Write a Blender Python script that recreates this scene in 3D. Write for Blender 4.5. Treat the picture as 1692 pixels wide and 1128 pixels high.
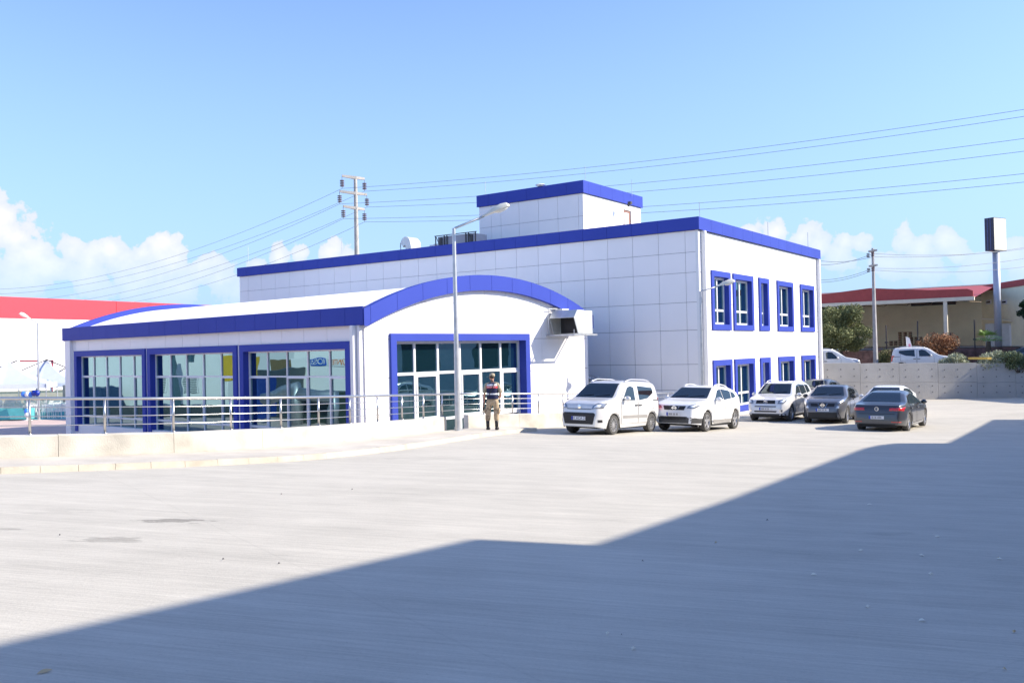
import bpy, bmesh, math, random
import numpy as np
from mathutils import Vector, Matrix
from mathutils.bvhtree import BVHTree
for o in list(bpy.data.objects): bpy.data.objects.remove(o)
sc = bpy.context.scene
COL = sc.collection
rnd = random.Random(7)
rad = math.radians
# ---------------------------------------------------------------- camera
F_PX, CXP, CYP = 1468.0, 846.0, 564.0
ROLL, PITCH = 0.0217, 16.4 / 1468
CAM = Vector((0, 0, 1.7))
_F = Vector((0, math.cos(PITCH), math.sin(PITCH)))
_U0 = Vector((0, -math.sin(PITCH), math.cos(PITCH)))
_R = Vector((1, 0, 0)) * math.cos(ROLL) - _U0 * math.sin(ROLL)
_U = Vector((1, 0, 0)) * math.sin(ROLL) + _U0 * math.cos(ROLL)
cd = bpy.data.cameras.new('camera')
cam = bpy.data.objects.new('camera', cd); COL.objects.link(cam)
cd.sensor_width = 36; cd.lens = F_PX / 1692 * 36
cd.clip_start = 0.1; cd.clip_end = 6000
m = Matrix((( _R.x, _U.x, -_F.x, CAM.x), (_R.y, _U.y, -_F.y, CAM.y), (_R.z, _U.z, -_F.z, CAM.z), (0, 0, 0, 1)))
cam.matrix_world = m
sc.camera = cam
def ray(px, py): return _R * ((px - CXP) / F_PX) + _U * ((CYP - py) / F_PX) + _F
def at(px, py, d):
    v = ray(px, py); return CAM + v * (d / v.y)
# ---------------------------------------------------------------- world and sun
SUN_AZ, SUN_EL = -3.0, 32.0       # azimuth from +x towards +y
SUN_E, SKY_S, EXPO = 4.3, 0.13, 0.88
w = bpy.data.worlds.new('World'); sc.world = w; w.use_nodes = True
nt = w.node_tree; N = nt.nodes; Lk = nt.links
for n in list(N): N.remove(n)
def wn(t, **k):
    n = N.new(t)
    for a, b in k.items(): setattr(n, a, b)
    return n
def wm(op, a, b=None, c=None, clamp=False):
    n = wn('ShaderNodeMath', operation=op); n.use_clamp = clamp
    for i, v in enumerate((a, b, c)):
        if v is None: continue
        if isinstance(v, (int, float)): n.inputs[i].default_value = v
        else: Lk.new(v, n.inputs[i])
    return n.outputs[0]
def wmix(f, a, b, mode='MIX'):
    n = wn('ShaderNodeMix', data_type='RGBA', blend_type=mode)
    for i, v in ((0, f), (6, a), (7, b)):
        if isinstance(v, (int, float)): n.inputs[i].default_value = v
        elif isinstance(v, tuple): n.inputs[i].default_value = (*v, 1)
        else: Lk.new(v, n.inputs[i])
    return n.outputs[2]
sky = wn('ShaderNodeTexSky', sky_type='NISHITA')
sky.sun_disc = False; sky.sun_elevation = rad(SUN_EL); sky.sun_rotation = rad(90 - SUN_AZ)
sky.air_density = 1.0; sky.dust_density = 0.6; sky.ozone_density = 1.6; sky.altitude = 50
tc = wn('ShaderNodeTexCoord'); sep = wn('ShaderNodeSeparateXYZ'); Lk.new(tc.outputs['Generated'], sep.inputs[0])
az = wm('ARCTAN2', sep.outputs[0], sep.outputs[1]); el = wm('ARCSINE', sep.outputs[2])
cmb = wn('ShaderNodeCombineXYZ'); Lk.new(az, cmb.inputs[0]); Lk.new(el, cmb.inputs[1])
def azel(px, py):
    v = ray(px, py).normalized(); return math.atan2(v.x, v.y), math.asin(v.z)
no = wn('ShaderNodeTexNoise'); no.inputs['Scale'].default_value = 34; no.inputs['Detail'].default_value = 9; no.inputs['Roughness'].default_value = .56
Lk.new(cmb.outputs[0], no.inputs['Vector'])
no2 = wn('ShaderNodeTexNoise'); no2.inputs['Scale'].default_value = 14; no2.inputs['Detail'].default_value = 7; no2.inputs['Roughness'].default_value = .6
Lk.new(cmb.outputs[0], no2.inputs['Vector'])
blobs = [(5,352,34),(28,385,36),(55,420,34),(20,450,60),(85,450,34),(-60,400,90),(120,412,26),(150,428,36),(185,415,30),(200,440,40),(262,408,26),
         (235,420,26),(290,428,34),(330,450,36),(365,468,34),(150,462,50),(240,462,50),(300,476,44),(395,480,24),(460,428,22),(500,420,20),(545,420,26),(575,430,24),(430,440,20),
         (1240,384,26),(1285,382,30),(1325,392,28),(1352,408,26),(1395,398,20),(1420,402,20),(1385,430,36),(1490,400,26),(1520,412,28),(1560,402,24),(1580,420,28),(1540,440,36),(1610,440,34),(1470,438,34),(1660,420,30),(1700,440,34),
         (-200,430,80),(1800,430,70),(1290,420,40)]
fld = None
for bx, by, br in blobs:
    a_, e_ = azel(bx, by)
    dn = wn('ShaderNodeVectorMath', operation='DISTANCE'); Lk.new(cmb.outputs[0], dn.inputs[0]); dn.inputs[1].default_value = (a_, e_, 0)
    v = wm('MULTIPLY_ADD', dn.outputs['Value'], -F_PX / br, 1.0)
    fld = v if fld is None else wm('SMOOTH_MAX', fld, v, .15)
nz = wm('MULTIPLY_ADD', no.outputs[0], 2.7, -1.47)
f2 = wm('ADD', fld, nz)
mask = wm('MULTIPLY', f2, 7.0, clamp=True)
a0, e0 = azel(846, 500)
# clouds thin out towards the horizon and are softer on the right of the view
lowf = wm('MULTIPLY_ADD', el, 11.0, -.40, clamp=True)
azf = wm('MULTIPLY_ADD', az, -1.5, 1.0, clamp=True)
mask = wm('MULTIPLY', wm('MULTIPLY', mask, lowf), wm('MULTIPLY_ADD', azf, .22, .78))
shade = wm('MULTIPLY_ADD', wm('ADD', f2, wm('MULTIPLY', no2.outputs[0], .9)), .85, -.22, clamp=True)
ccol = wmix(shade, (3.15, 3.5, 4.2), (4.5, 4.45, 4.45))
# pale haze belt close to the horizon
hz = wm('POWER', wm('SUBTRACT', 1.0, wm('MULTIPLY', wm('ABSOLUTE', el), 2.2), clamp=True), 1.25)
skyc = wmix(1.0, sky.outputs[0], (0.90, 0.985, 1.24), 'MULTIPLY')
skyc = wmix(wm('MULTIPLY', hz, .97), skyc, (1.85, 2.85, 4.3))
skyc = wmix(mask, skyc, ccol)
bg = wn('ShaderNodeBackground'); Lk.new(skyc, bg.inputs[0]); bg.inputs[1].default_value = SKY_S
wo = wn('ShaderNodeOutputWorld'); Lk.new(bg.outputs[0], wo.inputs[0])
sd = bpy.data.lights.new('sun', 'SUN'); sd.energy = SUN_E; sd.angle = rad(.5); sd.color = (1, .905, .76)
sun = bpy.data.objects.new('sun', sd); COL.objects.link(sun)
SV = Vector((math.cos(rad(SUN_AZ)) * math.cos(rad(SUN_EL)), math.sin(rad(SUN_AZ)) * math.cos(rad(SUN_EL)), math.sin(rad(SUN_EL))))
sun.rotation_euler = SV.to_track_quat('Z', 'Y').to_euler()
vs = sc.view_settings
vs.view_transform = 'Standard'; vs.look = 'None'; vs.exposure = EXPO; vs.gamma = 1; vs.use_curve_mapping = False

# ---------------------------------------------------------------- materials
MT = {}
def mat(name, col, rough=.6, metal=0., var=.06, scale=3., bump=0., bscale=60., spec=.5, coat=0., stretch=None, island=0.):
    if name in MT: return MT[name]
    m = bpy.data.materials.new(name); m.use_nodes = True; t = m.node_tree; b = t.nodes['Principled BSDF']
    b.inputs['Roughness'].default_value = rough; b.inputs['Metallic'].default_value = metal
    b.inputs['Specular IOR Level'].default_value = spec; b.inputs['Coat Weight'].default_value = coat
    b.inputs['Coat Roughness'].default_value = .04
    c = t.nodes.new('ShaderNodeTexCoord'); mp = t.nodes.new('ShaderNodeMapping'); t.links.new(c.outputs['Object'], mp.inputs[0])
    if stretch: mp.inputs['Scale'].default_value = stretch
    n = t.nodes.new('ShaderNodeTexNoise'); n.inputs['Scale'].default_value = scale; n.inputs['Detail'].default_value = 6
    t.links.new(mp.outputs[0], n.inputs['Vector'])
    r = t.nodes.new('ShaderNodeMapRange'); t.links.new(n.outputs[0], r.inputs[0]); r.inputs[1].default_value = .3; r.inputs[2].default_value = .7
    r.inputs[3].default_value = 1 - var; r.inputs[4].default_value = 1 + var
    x = t.nodes.new('ShaderNodeMix'); x.data_type = 'RGBA'; x.blend_type = 'MULTIPLY'; x.inputs[0].default_value = 1
    x.inputs[6].default_value = (*col, 1); last = r.outputs[0]
    if island:
        g = t.nodes.new('ShaderNodeNewGeometry'); r2 = t.nodes.new('ShaderNodeMapRange'); t.links.new(g.outputs['Random Per Island'], r2.inputs[0])
        r2.inputs[3].default_value = 1 - island; r2.inputs[4].default_value = 1 + island
        mm = t.nodes.new('ShaderNodeMath'); mm.operation = 'MULTIPLY'; t.links.new(last, mm.inputs[0]); t.links.new(r2.outputs[0], mm.inputs[1]); last = mm.outputs[0]
    t.links.new(last, x.inputs[7]); t.links.new(x.outputs[2], b.inputs['Base Color'])
    if bump:
        n2 = t.nodes.new('ShaderNodeTexNoise'); n2.inputs['Scale'].default_value = bscale; n2.inputs['Detail'].default_value = 5
        t.links.new(mp.outputs[0], n2.inputs['Vector']); bp = t.nodes.new('ShaderNodeBump'); bp.inputs['Strength'].default_value = bump; bp.inputs['Distance'].default_value = .02
        t.links.new(n2.outputs[0], bp.inputs['Height']); t.links.new(bp.outputs[0], b.inputs['Normal'])
    MT[name] = m; return m
PANEL = mat('white_panel', (.88, .855, .85), .42, var=.02, scale=.6)
JOINT = mat('panel_joint', (.16, .16, .17), .9)
BLUE = mat('blue_panel', (.050, .077, .38), .5, var=.05, scale=.5, spec=.07)
BLUEJ = mat('blue_joint', (.008, .008, .04), .8)
WFRAME = mat('white_window_frame', (.78, .78, .78), .35, var=.02)
ROOFW = mat('white_roof_sheet', (.8, .8, .8), .4, var=.03)
STEEL = mat('brushed_steel', (.62, .6, .57), .28, 1., var=.05)
GALV = mat('galvanised_steel', (.5, .52, .54), .42, .75, var=.12, scale=5)
DARKM = mat('dark_metal', (.05, .05, .055), .5)
BLACK = mat('black_plastic', (.012, .012, .014), .5)
DARKIN = mat('dark_inside', (.02, .02, .024), .8)
RUBBER = mat('tyre_rubber', (.07, .068, .065), .85, var=.15, scale=8)
ALLOY = mat('alloy_rim', (.55, .55, .56), .3, .7)
CHROME = mat('chrome', (.8, .8, .82), .12, 1.)
CONC = mat('pole_concrete', (.42, .40, .37), .85, var=.12, scale=2.5, bump=.3)
LAMPG = mat('lamp_head_shell', (.74, .70, .58), .45)
LENS = mat('lamp_lens', (.7, .72, .7), .15, spec=.8)
def glass(name, tint, fac, dark, wob=.0, ws=.35, edge=.35):
    if name in MT: return MT[name]
    m = bpy.data.materials.new(name); m.use_nodes = True; t = m.node_tree
    for n in list(t.nodes): t.nodes.remove(n)
    o = t.nodes.new('ShaderNodeOutputMaterial'); mx = t.nodes.new('ShaderNodeMixShader'); d = t.nodes.new('ShaderNodeBsdfDiffuse'); g = t.nodes.new('ShaderNodeBsdfGlossy')
    d.inputs[0].default_value = (*dark, 1); g.inputs[0].default_value = (*tint, 1); g.inputs['Roughness'].default_value = .01
    lw = t.nodes.new('ShaderNodeLayerWeight'); lw.inputs[0].default_value = .3
    mr = t.nodes.new('ShaderNodeMapRange'); t.links.new(lw.outputs['Facing'], mr.inputs[0]); mr.inputs[3].default_value = fac; mr.inputs[4].default_value = min(1, fac + edge)
    t.links.new(mr.outputs[0], mx.inputs[0]); t.links.new(d.outputs[0], mx.inputs[1]); t.links.new(g.outputs[0], mx.inputs[2]); t.links.new(mx.outputs[0], o.inputs[0])
    if wob:
        c = t.nodes.new('ShaderNodeTexCoord'); n = t.nodes.new('ShaderNodeTexNoise'); n.inputs['Scale'].default_value = ws; n.inputs['Detail'].default_value = 1
        t.links.new(c.outputs['Object'], n.inputs['Vector']); bp = t.nodes.new('ShaderNodeBump'); bp.inputs['Strength'].default_value = 1; bp.inputs['Distance'].default_value = wob
        t.links.new(n.outputs[0], bp.inputs['Height']); t.links.new(bp.outputs[0], g.inputs['Normal'])
    MT[name] = m; return m
GLASS = glass('tinted_building_glass', (.35, .56, .62), .40, (.006, .026, .038), .005, .9)
CGLASS = glass('car_glass', (.62, .74, .76), .09, (.012, .015, .02), edge=.25)
HLAMP = mat('headlamp_lens', (.26, .28, .31), .08, .5, spec=.8, coat=1)
REFL = mat('lamp_reflector', (.82, .84, .86), .2, .4)
RLAMP = mat('tail_lamp_lens', (.55, .012, .012), .15, spec=.8, coat=1)

def grid_ground(name, col, col2, lines=True, stains=()):
    m = bpy.data.materials.new(name); m.use_nodes = True; t = m.node_tree; b = t.nodes['Principled BSDF']; ln = t.links.new
    b.inputs['Roughness'].default_value = .9; b.inputs['Specular IOR Level'].default_value = .15
    c = t.nodes.new('ShaderNodeTexCoord')
    def mp(sc_, rz=0):
        p = t.nodes.new('ShaderNodeMapping'); p.inputs['Rotation'].default_value = (0, 0, rz); ln(c.outputs['Object'], p.inputs[0])
        q = t.nodes.new('ShaderNodeMapping'); q.inputs['Scale'].default_value = sc_; ln(p.outputs[0], q.inputs[0]); return q
    def noise(q, s, d=6, r=.6):
        n = t.nodes.new('ShaderNodeTexNoise'); n.inputs['Scale'].default_value = s; n.inputs['Detail'].default_value = d; n.inputs['Roughness'].default_value = r; ln(q.outputs[0], n.inputs['Vector']); return n.outputs[0]
    def mth(op, a, b2=None, c2=None, cl=False):
        n = t.nodes.new('ShaderNodeMath'); n.operation = op; n.use_clamp = cl
        for i, v in enumerate((a, b2, c2)):
            if v is None: continue
            if isinstance(v, (int, float)): n.inputs[i].default_value = v
            else: ln(v, n.inputs[i])
        return n.outputs[0]
    big = noise(mp((1, 1, 1)), .18); med = noise(mp((1, 1, 1)), 1.3, 8); fine = noise(mp((1, 1, 1)), 40, 4, .7)
    brm = noise(mp((.5, 14, 1), rad(15)), 2.2, 8, .75)      # broom finish drawn across the slab
    brm2 = noise(mp((.10, 1.6, 1), rad(12)), 1.6, 6, .6)
    v = mth('MULTIPLY_ADD', big, .30, .85 - .12); v = mth('ADD', v, mth('MULTIPLY_ADD', med, .22, -.11))
    v = mth('ADD', v, mth('MULTIPLY_ADD', brm, .70, -.35)); v = mth('ADD', v, mth('MULTIPLY_ADD', brm2, .34, -.17)); v = mth('ADD', v, mth('MULTIPLY_ADD', fine, .26, -.13))
    v = mth('ADD', v, .13)
    pits = mth('MULTIPLY', mth('SUBTRACT', noise(mp((1, 2.2, 1), rad(15)), 30, 2, .5), .66), 9.0, cl=True)
    v = mth('SUBTRACT', v, mth('MULTIPLY', pits, .20))
    pat = mth('MULTIPLY', mth('SUBTRACT', noise(mp((.55, 1, 1), rad(-20)), .42, 5, .62), .52), 7.0, cl=True)
    v = mth('SUBTRACT', v, mth('MULTIPLY', pat, .07))
    med2 = noise(mp((.6, 1.6, 1), rad(8)), 3.4, 5, .6)
    sp = t.nodes.new('ShaderNodeSeparateXYZ'); rot = mp((1, 1, 1), rad(-35.1)); ln(rot.outputs[0], sp.inputs[0])
    if lines:
        wob = mth('MULTIPLY_ADD', noise(mp((1, 1, 1)), .8, 3), .05, -.025)
        for ax, per in ((0, 6.0), (1, 5.5)):
            q = mth('ABSOLUTE', mth('SUBTRACT', mth('FRACT', mth('DIVIDE', mth('ADD', sp.outputs[ax], wob), per)), .5))
            l = mth('SUBTRACT', 1.0, mth('MULTIPLY', q, per / .018), cl=True)
            v = mth('SUBTRACT', v, mth('MULTIPLY', l, .07))
    for (sx, sy, rx, ry, amt) in stains:
        q = t.nodes.new('ShaderNodeVectorMath'); q.operation = 'SUBTRACT'; ln(c.outputs['Object'], q.inputs[0]); q.inputs[1].default_value = (sx, sy, 0)
        q2 = t.nodes.new('ShaderNodeVectorMath'); q2.operation = 'MULTIPLY'; ln(q.outputs[0], q2.inputs[0]); q2.inputs[1].default_value = (1 / rx, 1 / ry, 0)
        q3 = t.nodes.new('ShaderNodeVectorMath'); q3.operation = 'LENGTH'; ln(q2.outputs[0], q3.inputs[0])
        f = mth('MULTIPLY', mth('ADD', mth('SUBTRACT', 1.0, q3.outputs['Value']), mth('MULTIPLY_ADD', med2, 4.2, -2.3)), 3.0, cl=True)
        v = mth('SUBTRACT', v, mth('MULTIPLY', f, amt))
    x = t.nodes.new('ShaderNodeMix'); x.data_type = 'RGBA'; ln(big, x.inputs[0]); x.inputs[6].default_value = (*col, 1); x.inputs[7].default_value = (*col2, 1)
    y = t.nodes.new('ShaderNodeMix'); y.data_type = 'RGBA'; y.blend_type = 'MULTIPLY'; y.inputs[0].default_value = 1; ln(x.outputs[2], y.inputs[6]); ln(v, y.inputs[7])
    ln(y.outputs[2], b.inputs['Base Color'])
    bp = t.nodes.new('ShaderNodeBump'); bp.inputs['Strength'].default_value = .35; bp.inputs['Distance'].default_value = .01
    ln(mth('ADD', mth('MULTIPLY', brm, .7), fine), bp.inputs['Height']); ln(bp.outputs[0], b.inputs['Normal'])
    return m

# ---------------------------------------------------------------- helpers
class MB:
    """collects geometry for one mesh object"""
    def __init__(s): s.v = []; s.f = []
    def add(s, vs_, fs):
        k = len(s.v); s.v += [tuple(q) for q in vs_]; s.f += [tuple(i + k for i in f) for f in fs]; return s
    def box(s, a, b):
        x0, y0, z0 = [min(p, q) for p, q in zip(a, b)]; x1, y1, z1 = [max(p, q) for p, q in zip(a, b)]
        return s.add([(x0,y0,z0),(x1,y0,z0),(x1,y1,z0),(x0,y1,z0),(x0,y0,z1),(x1,y0,z1),(x1,y1,z1),(x0,y1,z1)],
                     [(0,3,2,1),(4,5,6,7),(0,1,5,4),(1,2,6,5),(2,3,7,6),(3,0,4,7)])
    def obox(s, c, half, ax):                       # oriented box: ax = 3 unit vectors
        c = Vector(c); P = []
        for k in (-1, 1):
            for i, j in ((-1,-1),(1,-1),(1,1),(-1,1)): P.append(c + Vector(ax[0])*half[0]*i + Vector(ax[1])*half[1]*j + Vector(ax[2])*half[2]*k)
        return s.add(P, [(0,3,2,1),(4,5,6,7),(0,1,5,4),(1,2,6,5),(2,3,7,6),(3,0,4,7)])
    def tube(s, pts, r, n=8, cap=True):
        pts = [Vector(p) for p in pts]; rs = r if isinstance(r, (list, tuple)) else [r] * len(pts); V = []; Fc = []
        prev = None
        for i, p in enumerate(pts):
            d = (pts[min(i+1, len(pts)-1)] - pts[max(i-1, 0)]).normalized()
            if prev is None: u = d.cross(Vector((0,0,1)) if abs(d.z) < .9 else Vector((1,0,0))).normalized()
            else: u = (prev - d * prev.dot(d)).normalized()
            prev = u; v = d.cross(u)
            V += [p + (u*math.cos(2*math.pi*k/n) + v*math.sin(2*math.pi*k/n)) * rs[i] for k in range(n)]
        for i in range(len(pts)-1):
            for k in range(n): Fc.append((i*n+k, i*n+(k+1)%n, (i+1)*n+(k+1)%n, (i+1)*n+k))
        if cap: Fc += [tuple(range(n))[::-1], tuple(range((len(pts)-1)*n, len(pts)*n))]
        return s.add(V, Fc)
    def lathe(s, prof, c=(0,0,0), n=24, axis='z', closed=False):   # prof: (r,h)
        V = []; Fc = []; m_ = len(prof)
        for k in range(n):
            a = 2*math.pi*k/n
            for r, h in prof:
                p = (r*math.cos(a), r*math.sin(a), h) if axis == 'z' else ((r*math.cos(a), h, r*math.sin(a)) if axis == 'y' else (h, r*math.cos(a), r*math.sin(a)))
                V.append((p[0]+c[0], p[1]+c[1], p[2]+c[2]))
        for k in range(n):
            for i in range(m_ - (0 if closed else 1)):
                j = (i+1) % m_; Fc.append((k*m_+i, ((k+1)%n)*m_+i, ((k+1)%n)*m_+j, k*m_+j))
        return s.add(V, Fc)
    def ell(s, c, r, nu=14, nv=9, M=None):
        V = []; Fc = []
        for j in range(nv+1):
            th = math.pi*j/nv
            for i in range(nu):
                p = Vector((r[0]*math.sin(th)*math.cos(2*math.pi*i/nu), r[1]*math.sin(th)*math.sin(2*math.pi*i/nu), r[2]*math.cos(th)))
                if M: p = M @ p
                V.append(Vector(c) + p)
        for j in range(nv):
            for i in range(nu): Fc.append((j*nu+i, (j+1)*nu+i, (j+1)*nu+(i+1)%nu, j*nu+(i+1)%nu))
        return s.add(V, Fc)
    def poly(s, pts, d):                            # extruded polygon, d = Vector
        n = len(pts); d = Vector(d); V = [Vector(p) for p in pts]; V += [p + d for p in V[:n]]
        return s.add(V, [tuple(range(n))[::-1], tuple(range(n, 2*n))] + [(i, (i+1)%n, n+(i+1)%n, n+i) for i in range(n)])
    def build(s, name, m_, parent=None, smooth=False, bevel=0, fix=True):
        me = bpy.data.meshes.new(name); me.from_pydata([tuple(v) for v in s.v], [], s.f)
        if fix:
            b = bmesh.new(); b.from_mesh(me); bmesh.ops.recalc_face_normals(b, faces=b.faces); b.to_mesh(me); b.free()
        me.materials.append(m_)
        if smooth: me.polygons.foreach_set('use_smooth', [True]*len(me.polygons))
        o = bpy.data.objects.new(name, me); COL.objects.link(o)
        if smooth == 'auto':
            try: me.set_sharp_from_angle(angle=rad(38))
            except Exception: pass
        if parent: o.parent = parent
        if bevel:
            q = o.modifiers.new('bevel', 'BEVEL'); q.width = bevel; q.segments = 2; q.limit_method = 'ANGLE'; q.angle_limit = rad(40)
        return o
def tag(o, label=None, cat=None, group=None, kind=None):
    for k, v in (('label', label), ('category', cat), ('group', group), ('kind', kind)):
        if v: o[k] = v
    return o
def thing(name, label, cat, loc=(0,0,0), rz=0., group=None):
    o = bpy.data.objects.new(name, None); COL.objects.link(o); o.empty_display_size = .3
    o.location = loc; o.rotation_euler = (0, 0, rz); return tag(o, label, cat, group)
def dup(root, loc=None, rz=None, label=None, group=None, scale=None):
    def cp(o, par):
        c = o.copy(); COL.objects.link(c)
        if par: c.parent = par
        for ch in o.children: cp(ch, c)
        return c
    r = cp(root, None)
    if loc is not None: r.location = loc
    if rz is not None: r.rotation_euler = (0, 0, rz)
    if scale: r.scale = scale
    if label: r['label'] = label
    if group: r['group'] = group
    return r
def text_mesh(txt, size, name, m_, parent, M, extr=.004, align='CENTER'):
    c = bpy.data.curves.new(name, 'FONT'); c.body = txt; c.size = size; c.extrude = extr; c.align_x = align; c.align_y = 'CENTER'
    t = bpy.data.objects.new(name, c); me = bpy.data.meshes.new_from_object(t); me.materials.append(m_)
    bpy.data.objects.remove(t); bpy.data.curves.remove(c)
    me.transform(M); o = bpy.data.objects.new(name, me); COL.objects.link(o); o.parent = parent; return o
def sub_rects(R, holes):
    out = [R]
    for h in holes:
        nx = []
        for (a, b, c, d) in out:                   # (s0,s1,z0,z1)
            if h[1] <= a or h[0] >= b or h[3] <= c or h[2] >= d: nx.append((a,b,c,d)); continue
            if h[0] > a: nx.append((a, h[0], c, d))
            if h[1] < b: nx.append((h[1], b, c, d))
            lo, hi = max(a, h[0]), min(b, h[1])
            if h[2] > c: nx.append((lo, hi, c, h[2]))
            if h[3] < d: nx.append((lo, hi, h[3], d))
        out = nx
    return [r for r in out if r[1]-r[0] > .03 and r[3]-r[2] > .03]
# ---------------------------------------------------------------- ground
def yh(x, y):
    a = -(.032*y + .035*x); cap = -1.65; k = .12; mm = max(a, cap)
    return mm + k*math.log(math.exp((a-mm)/k) + math.exp((cap-mm)/k)) - .02*max(0, min(y, 58)-43)
def onyard(px, py):
    v = ray(px, py); lo, hi = .5, 200
    for _ in range(50):
        mid = (lo+hi)/2; P = CAM + v*mid
        if P.z > yh(P.x, P.y): lo = mid
        else: hi = mid
    return CAM + v*lo
A = Vector((-.818, .575, 0)); B = Vector((.575, .818, 0)); Z = Vector((0,0,1))
GZ = -2.03
W1 = [(-60,-4),(-30,6.5),(-18,12.2),(-12.6,15.0),(-9.55,16.75),(-7.0,18.35),(-5.1,20.6),(-3.75,23.6),(-2.75,26.0),(-2.1,27.75)]
W2 = [(-1.5,29.45),(.2,30.95),(1.9,32.7),(4.0,34.6),(6.3,36.9),(8.1,39.6)]
bound = W1 + W2 + [(8.8,40.4),(9.4,80)]
def xl(y):
    if y < bound[0][1]: return -60
    for (x0,y0),(x1,y1) in zip(bound, bound[1:]):
        if y0 <= y <= y1: return x0 + (x1-x0)*(y-y0)/(y1-y0)
    return bound[-1][0]
st = [( *onyard(291,861)[:2], .46, .17, .42), (*onyard(178,891)[:2], .5, .19, .28), (*onyard(20,873)[:2], .2, .1, .2), (*onyard(1458,882)[:2], .35, .18, .12), (*onyard(100,845)[:2], .6, .3, .08), (*onyard(720,757)[:2], 1.2, .6, .10), (*onyard(960,740)[:2], 3.0, .5, .05)]
YARD = grid_ground('yard_concrete', (.525, .495, .425), (.48, .45, .387), True, st)
mb = MB(); ys = [-40 + i*1.2 for i in range(34)] + [1 + .4*i for i in range(110)] + [45 + i*1.0 for i in range(18)]
ys = sorted(set(ys)); nx = 64; V = []; Fc = []
for y in ys:
    x0 = xl(y)-.08
    for i in range(nx+1):
        u = i/nx; x = x0 + (80-x0)*(u**1.5); V.append((x, y, yh(x, y)))
for j in range(len(ys)-1):
    for i in range(nx): a = j*(nx+1)+i; Fc.append((a, a+1, a+nx+2, a+nx+1))
mb.add(V, Fc); tag(mb.build('yard', YARD, smooth=True), kind='structure')
BASEM = grid_ground('base_ground_paving', (.42, .40, .36), (.38, .36, .32), False)
mb = MB(); nn = 24; V = []; Fc = []
R_ = 2500
V.append((0,0,GZ)); 
for k in range(48): V.append((R_*math.cos(k*math.pi/24), R_*math.sin(k*math.pi/24), GZ))
Fc = [(0, k+1, (k+1)%48+1) for k in range(48)]
tag(mb.add(V, Fc).build('ground', BASEM), kind='structure')
PLAZA = grid_ground('plaza_paving', (.62, .48, .43), (.57, .45, .40), False)
tag(MB().add([(-70,18,GZ+.012),(-2,18,GZ+.012),(-2,62,GZ+.012),(-70,62,GZ+.012)], [(0,1,2,3)]).build('plaza', PLAZA), kind='structure')
tag(MB().add([(-90,57,GZ+.024),(-5,57,GZ+.024),(-5,74,GZ+.024),(-90,74,GZ+.024)], [(0,1,2,3)]).build('path', mat('turquoise_carpet', (.16,.42,.46), .9, var=.2, scale=.8)), kind='structure')
tag(MB().add([(-75,15,GZ+.036),(-17,15,GZ+.036),(-45,60,GZ+.036),(-75,60,GZ+.036)], [(0,1,2,3)]).build('dark_reflection_sheet', grid_ground('reflection_sheet_dark', (.07,.075,.07), (.05,.055,.05), False)), kind='structure')  # unseen dark sheet added to darken the ground mirrored in the hall glass
# upper road and platform beyond the retaining wall
Q = Vector((20.0, 56.2, 0))
WD = Vector((1,.03,0)).normalized(); WN = Vector((-.03,1,0)).normalized()
def ab(u, v, z): p = Q + WD*u + WN*v; return (p.x, p.y, z)          # u to the right along the wall, v away from it
ROADU = grid_ground('upper_road_asphalt', (.17, .16, .155), (.14, .135, .13), False)
tag(MB().add([ab(-30,.2,-.35), ab(90,.2,-.35), ab(90,13.6,-.3), ab(-30,13.6,-.3)], [(0,1,2,3)]).build('upper_road', ROADU), kind='structure')
DIRT = grid_ground('dirt_bank', (.36, .27, .19), (.28, .21, .15), False)
tag(MB().add([ab(-40,13.9,1.10), ab(120,13.9,1.10), ab(120,60,1.62), ab(-40,60,1.62)], [(0,1,2,3)]).build('platform', DIRT), kind='structure')
tag(MB().add([ab(-40,18,1.20), ab(120,18,1.20), ab(120,59,1.63), ab(-40,59,1.63)], [(0,1,2,3)]).build('upper_apron', grid_ground('apron_concrete', (.55,.52,.46), (.5,.47,.41), False)), kind='structure')
# ---------------------------------------------------------------- kerb wall, sidewalk
def offs(path, d):
    out = []
    for i, p in enumerate(path):
        a = path[max(i-1,0)]; b = path[min(i+1,len(path)-1)]; t = Vector((b[0]-a[0], b[1]-a[1])).normalized(); out.append((p[0]-t.y*d, p[1]+t.x*d))
    return out
def resample(path, step):
    out = [path[0]]; 
    for a, b in zip(path, path[1:]):
        l = math.hypot(b[0]-a[0], b[1]-a[1]); n = max(1, round(l/step))
        out += [(a[0]+(b[0]-a[0])*k/n, a[1]+(b[1]-a[1])*k/n) for k in range(1, n+1)]
    return out
def smooth_path(p, it=3):
    for _ in range(it): p = [p[0]] + [((a[0]+2*b[0]+c[0])/4, (a[1]+2*b[1]+c[1])/4) for a, b, c in zip(p, p[1:], p[2:])] + [p[-1]]
    return p
WC = mat('kerb_wall_concrete', (.55, .52, .45), .9, var=.22, scale=1.8, bump=.3, bscale=40, spec=.2)
WH = .52
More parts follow.
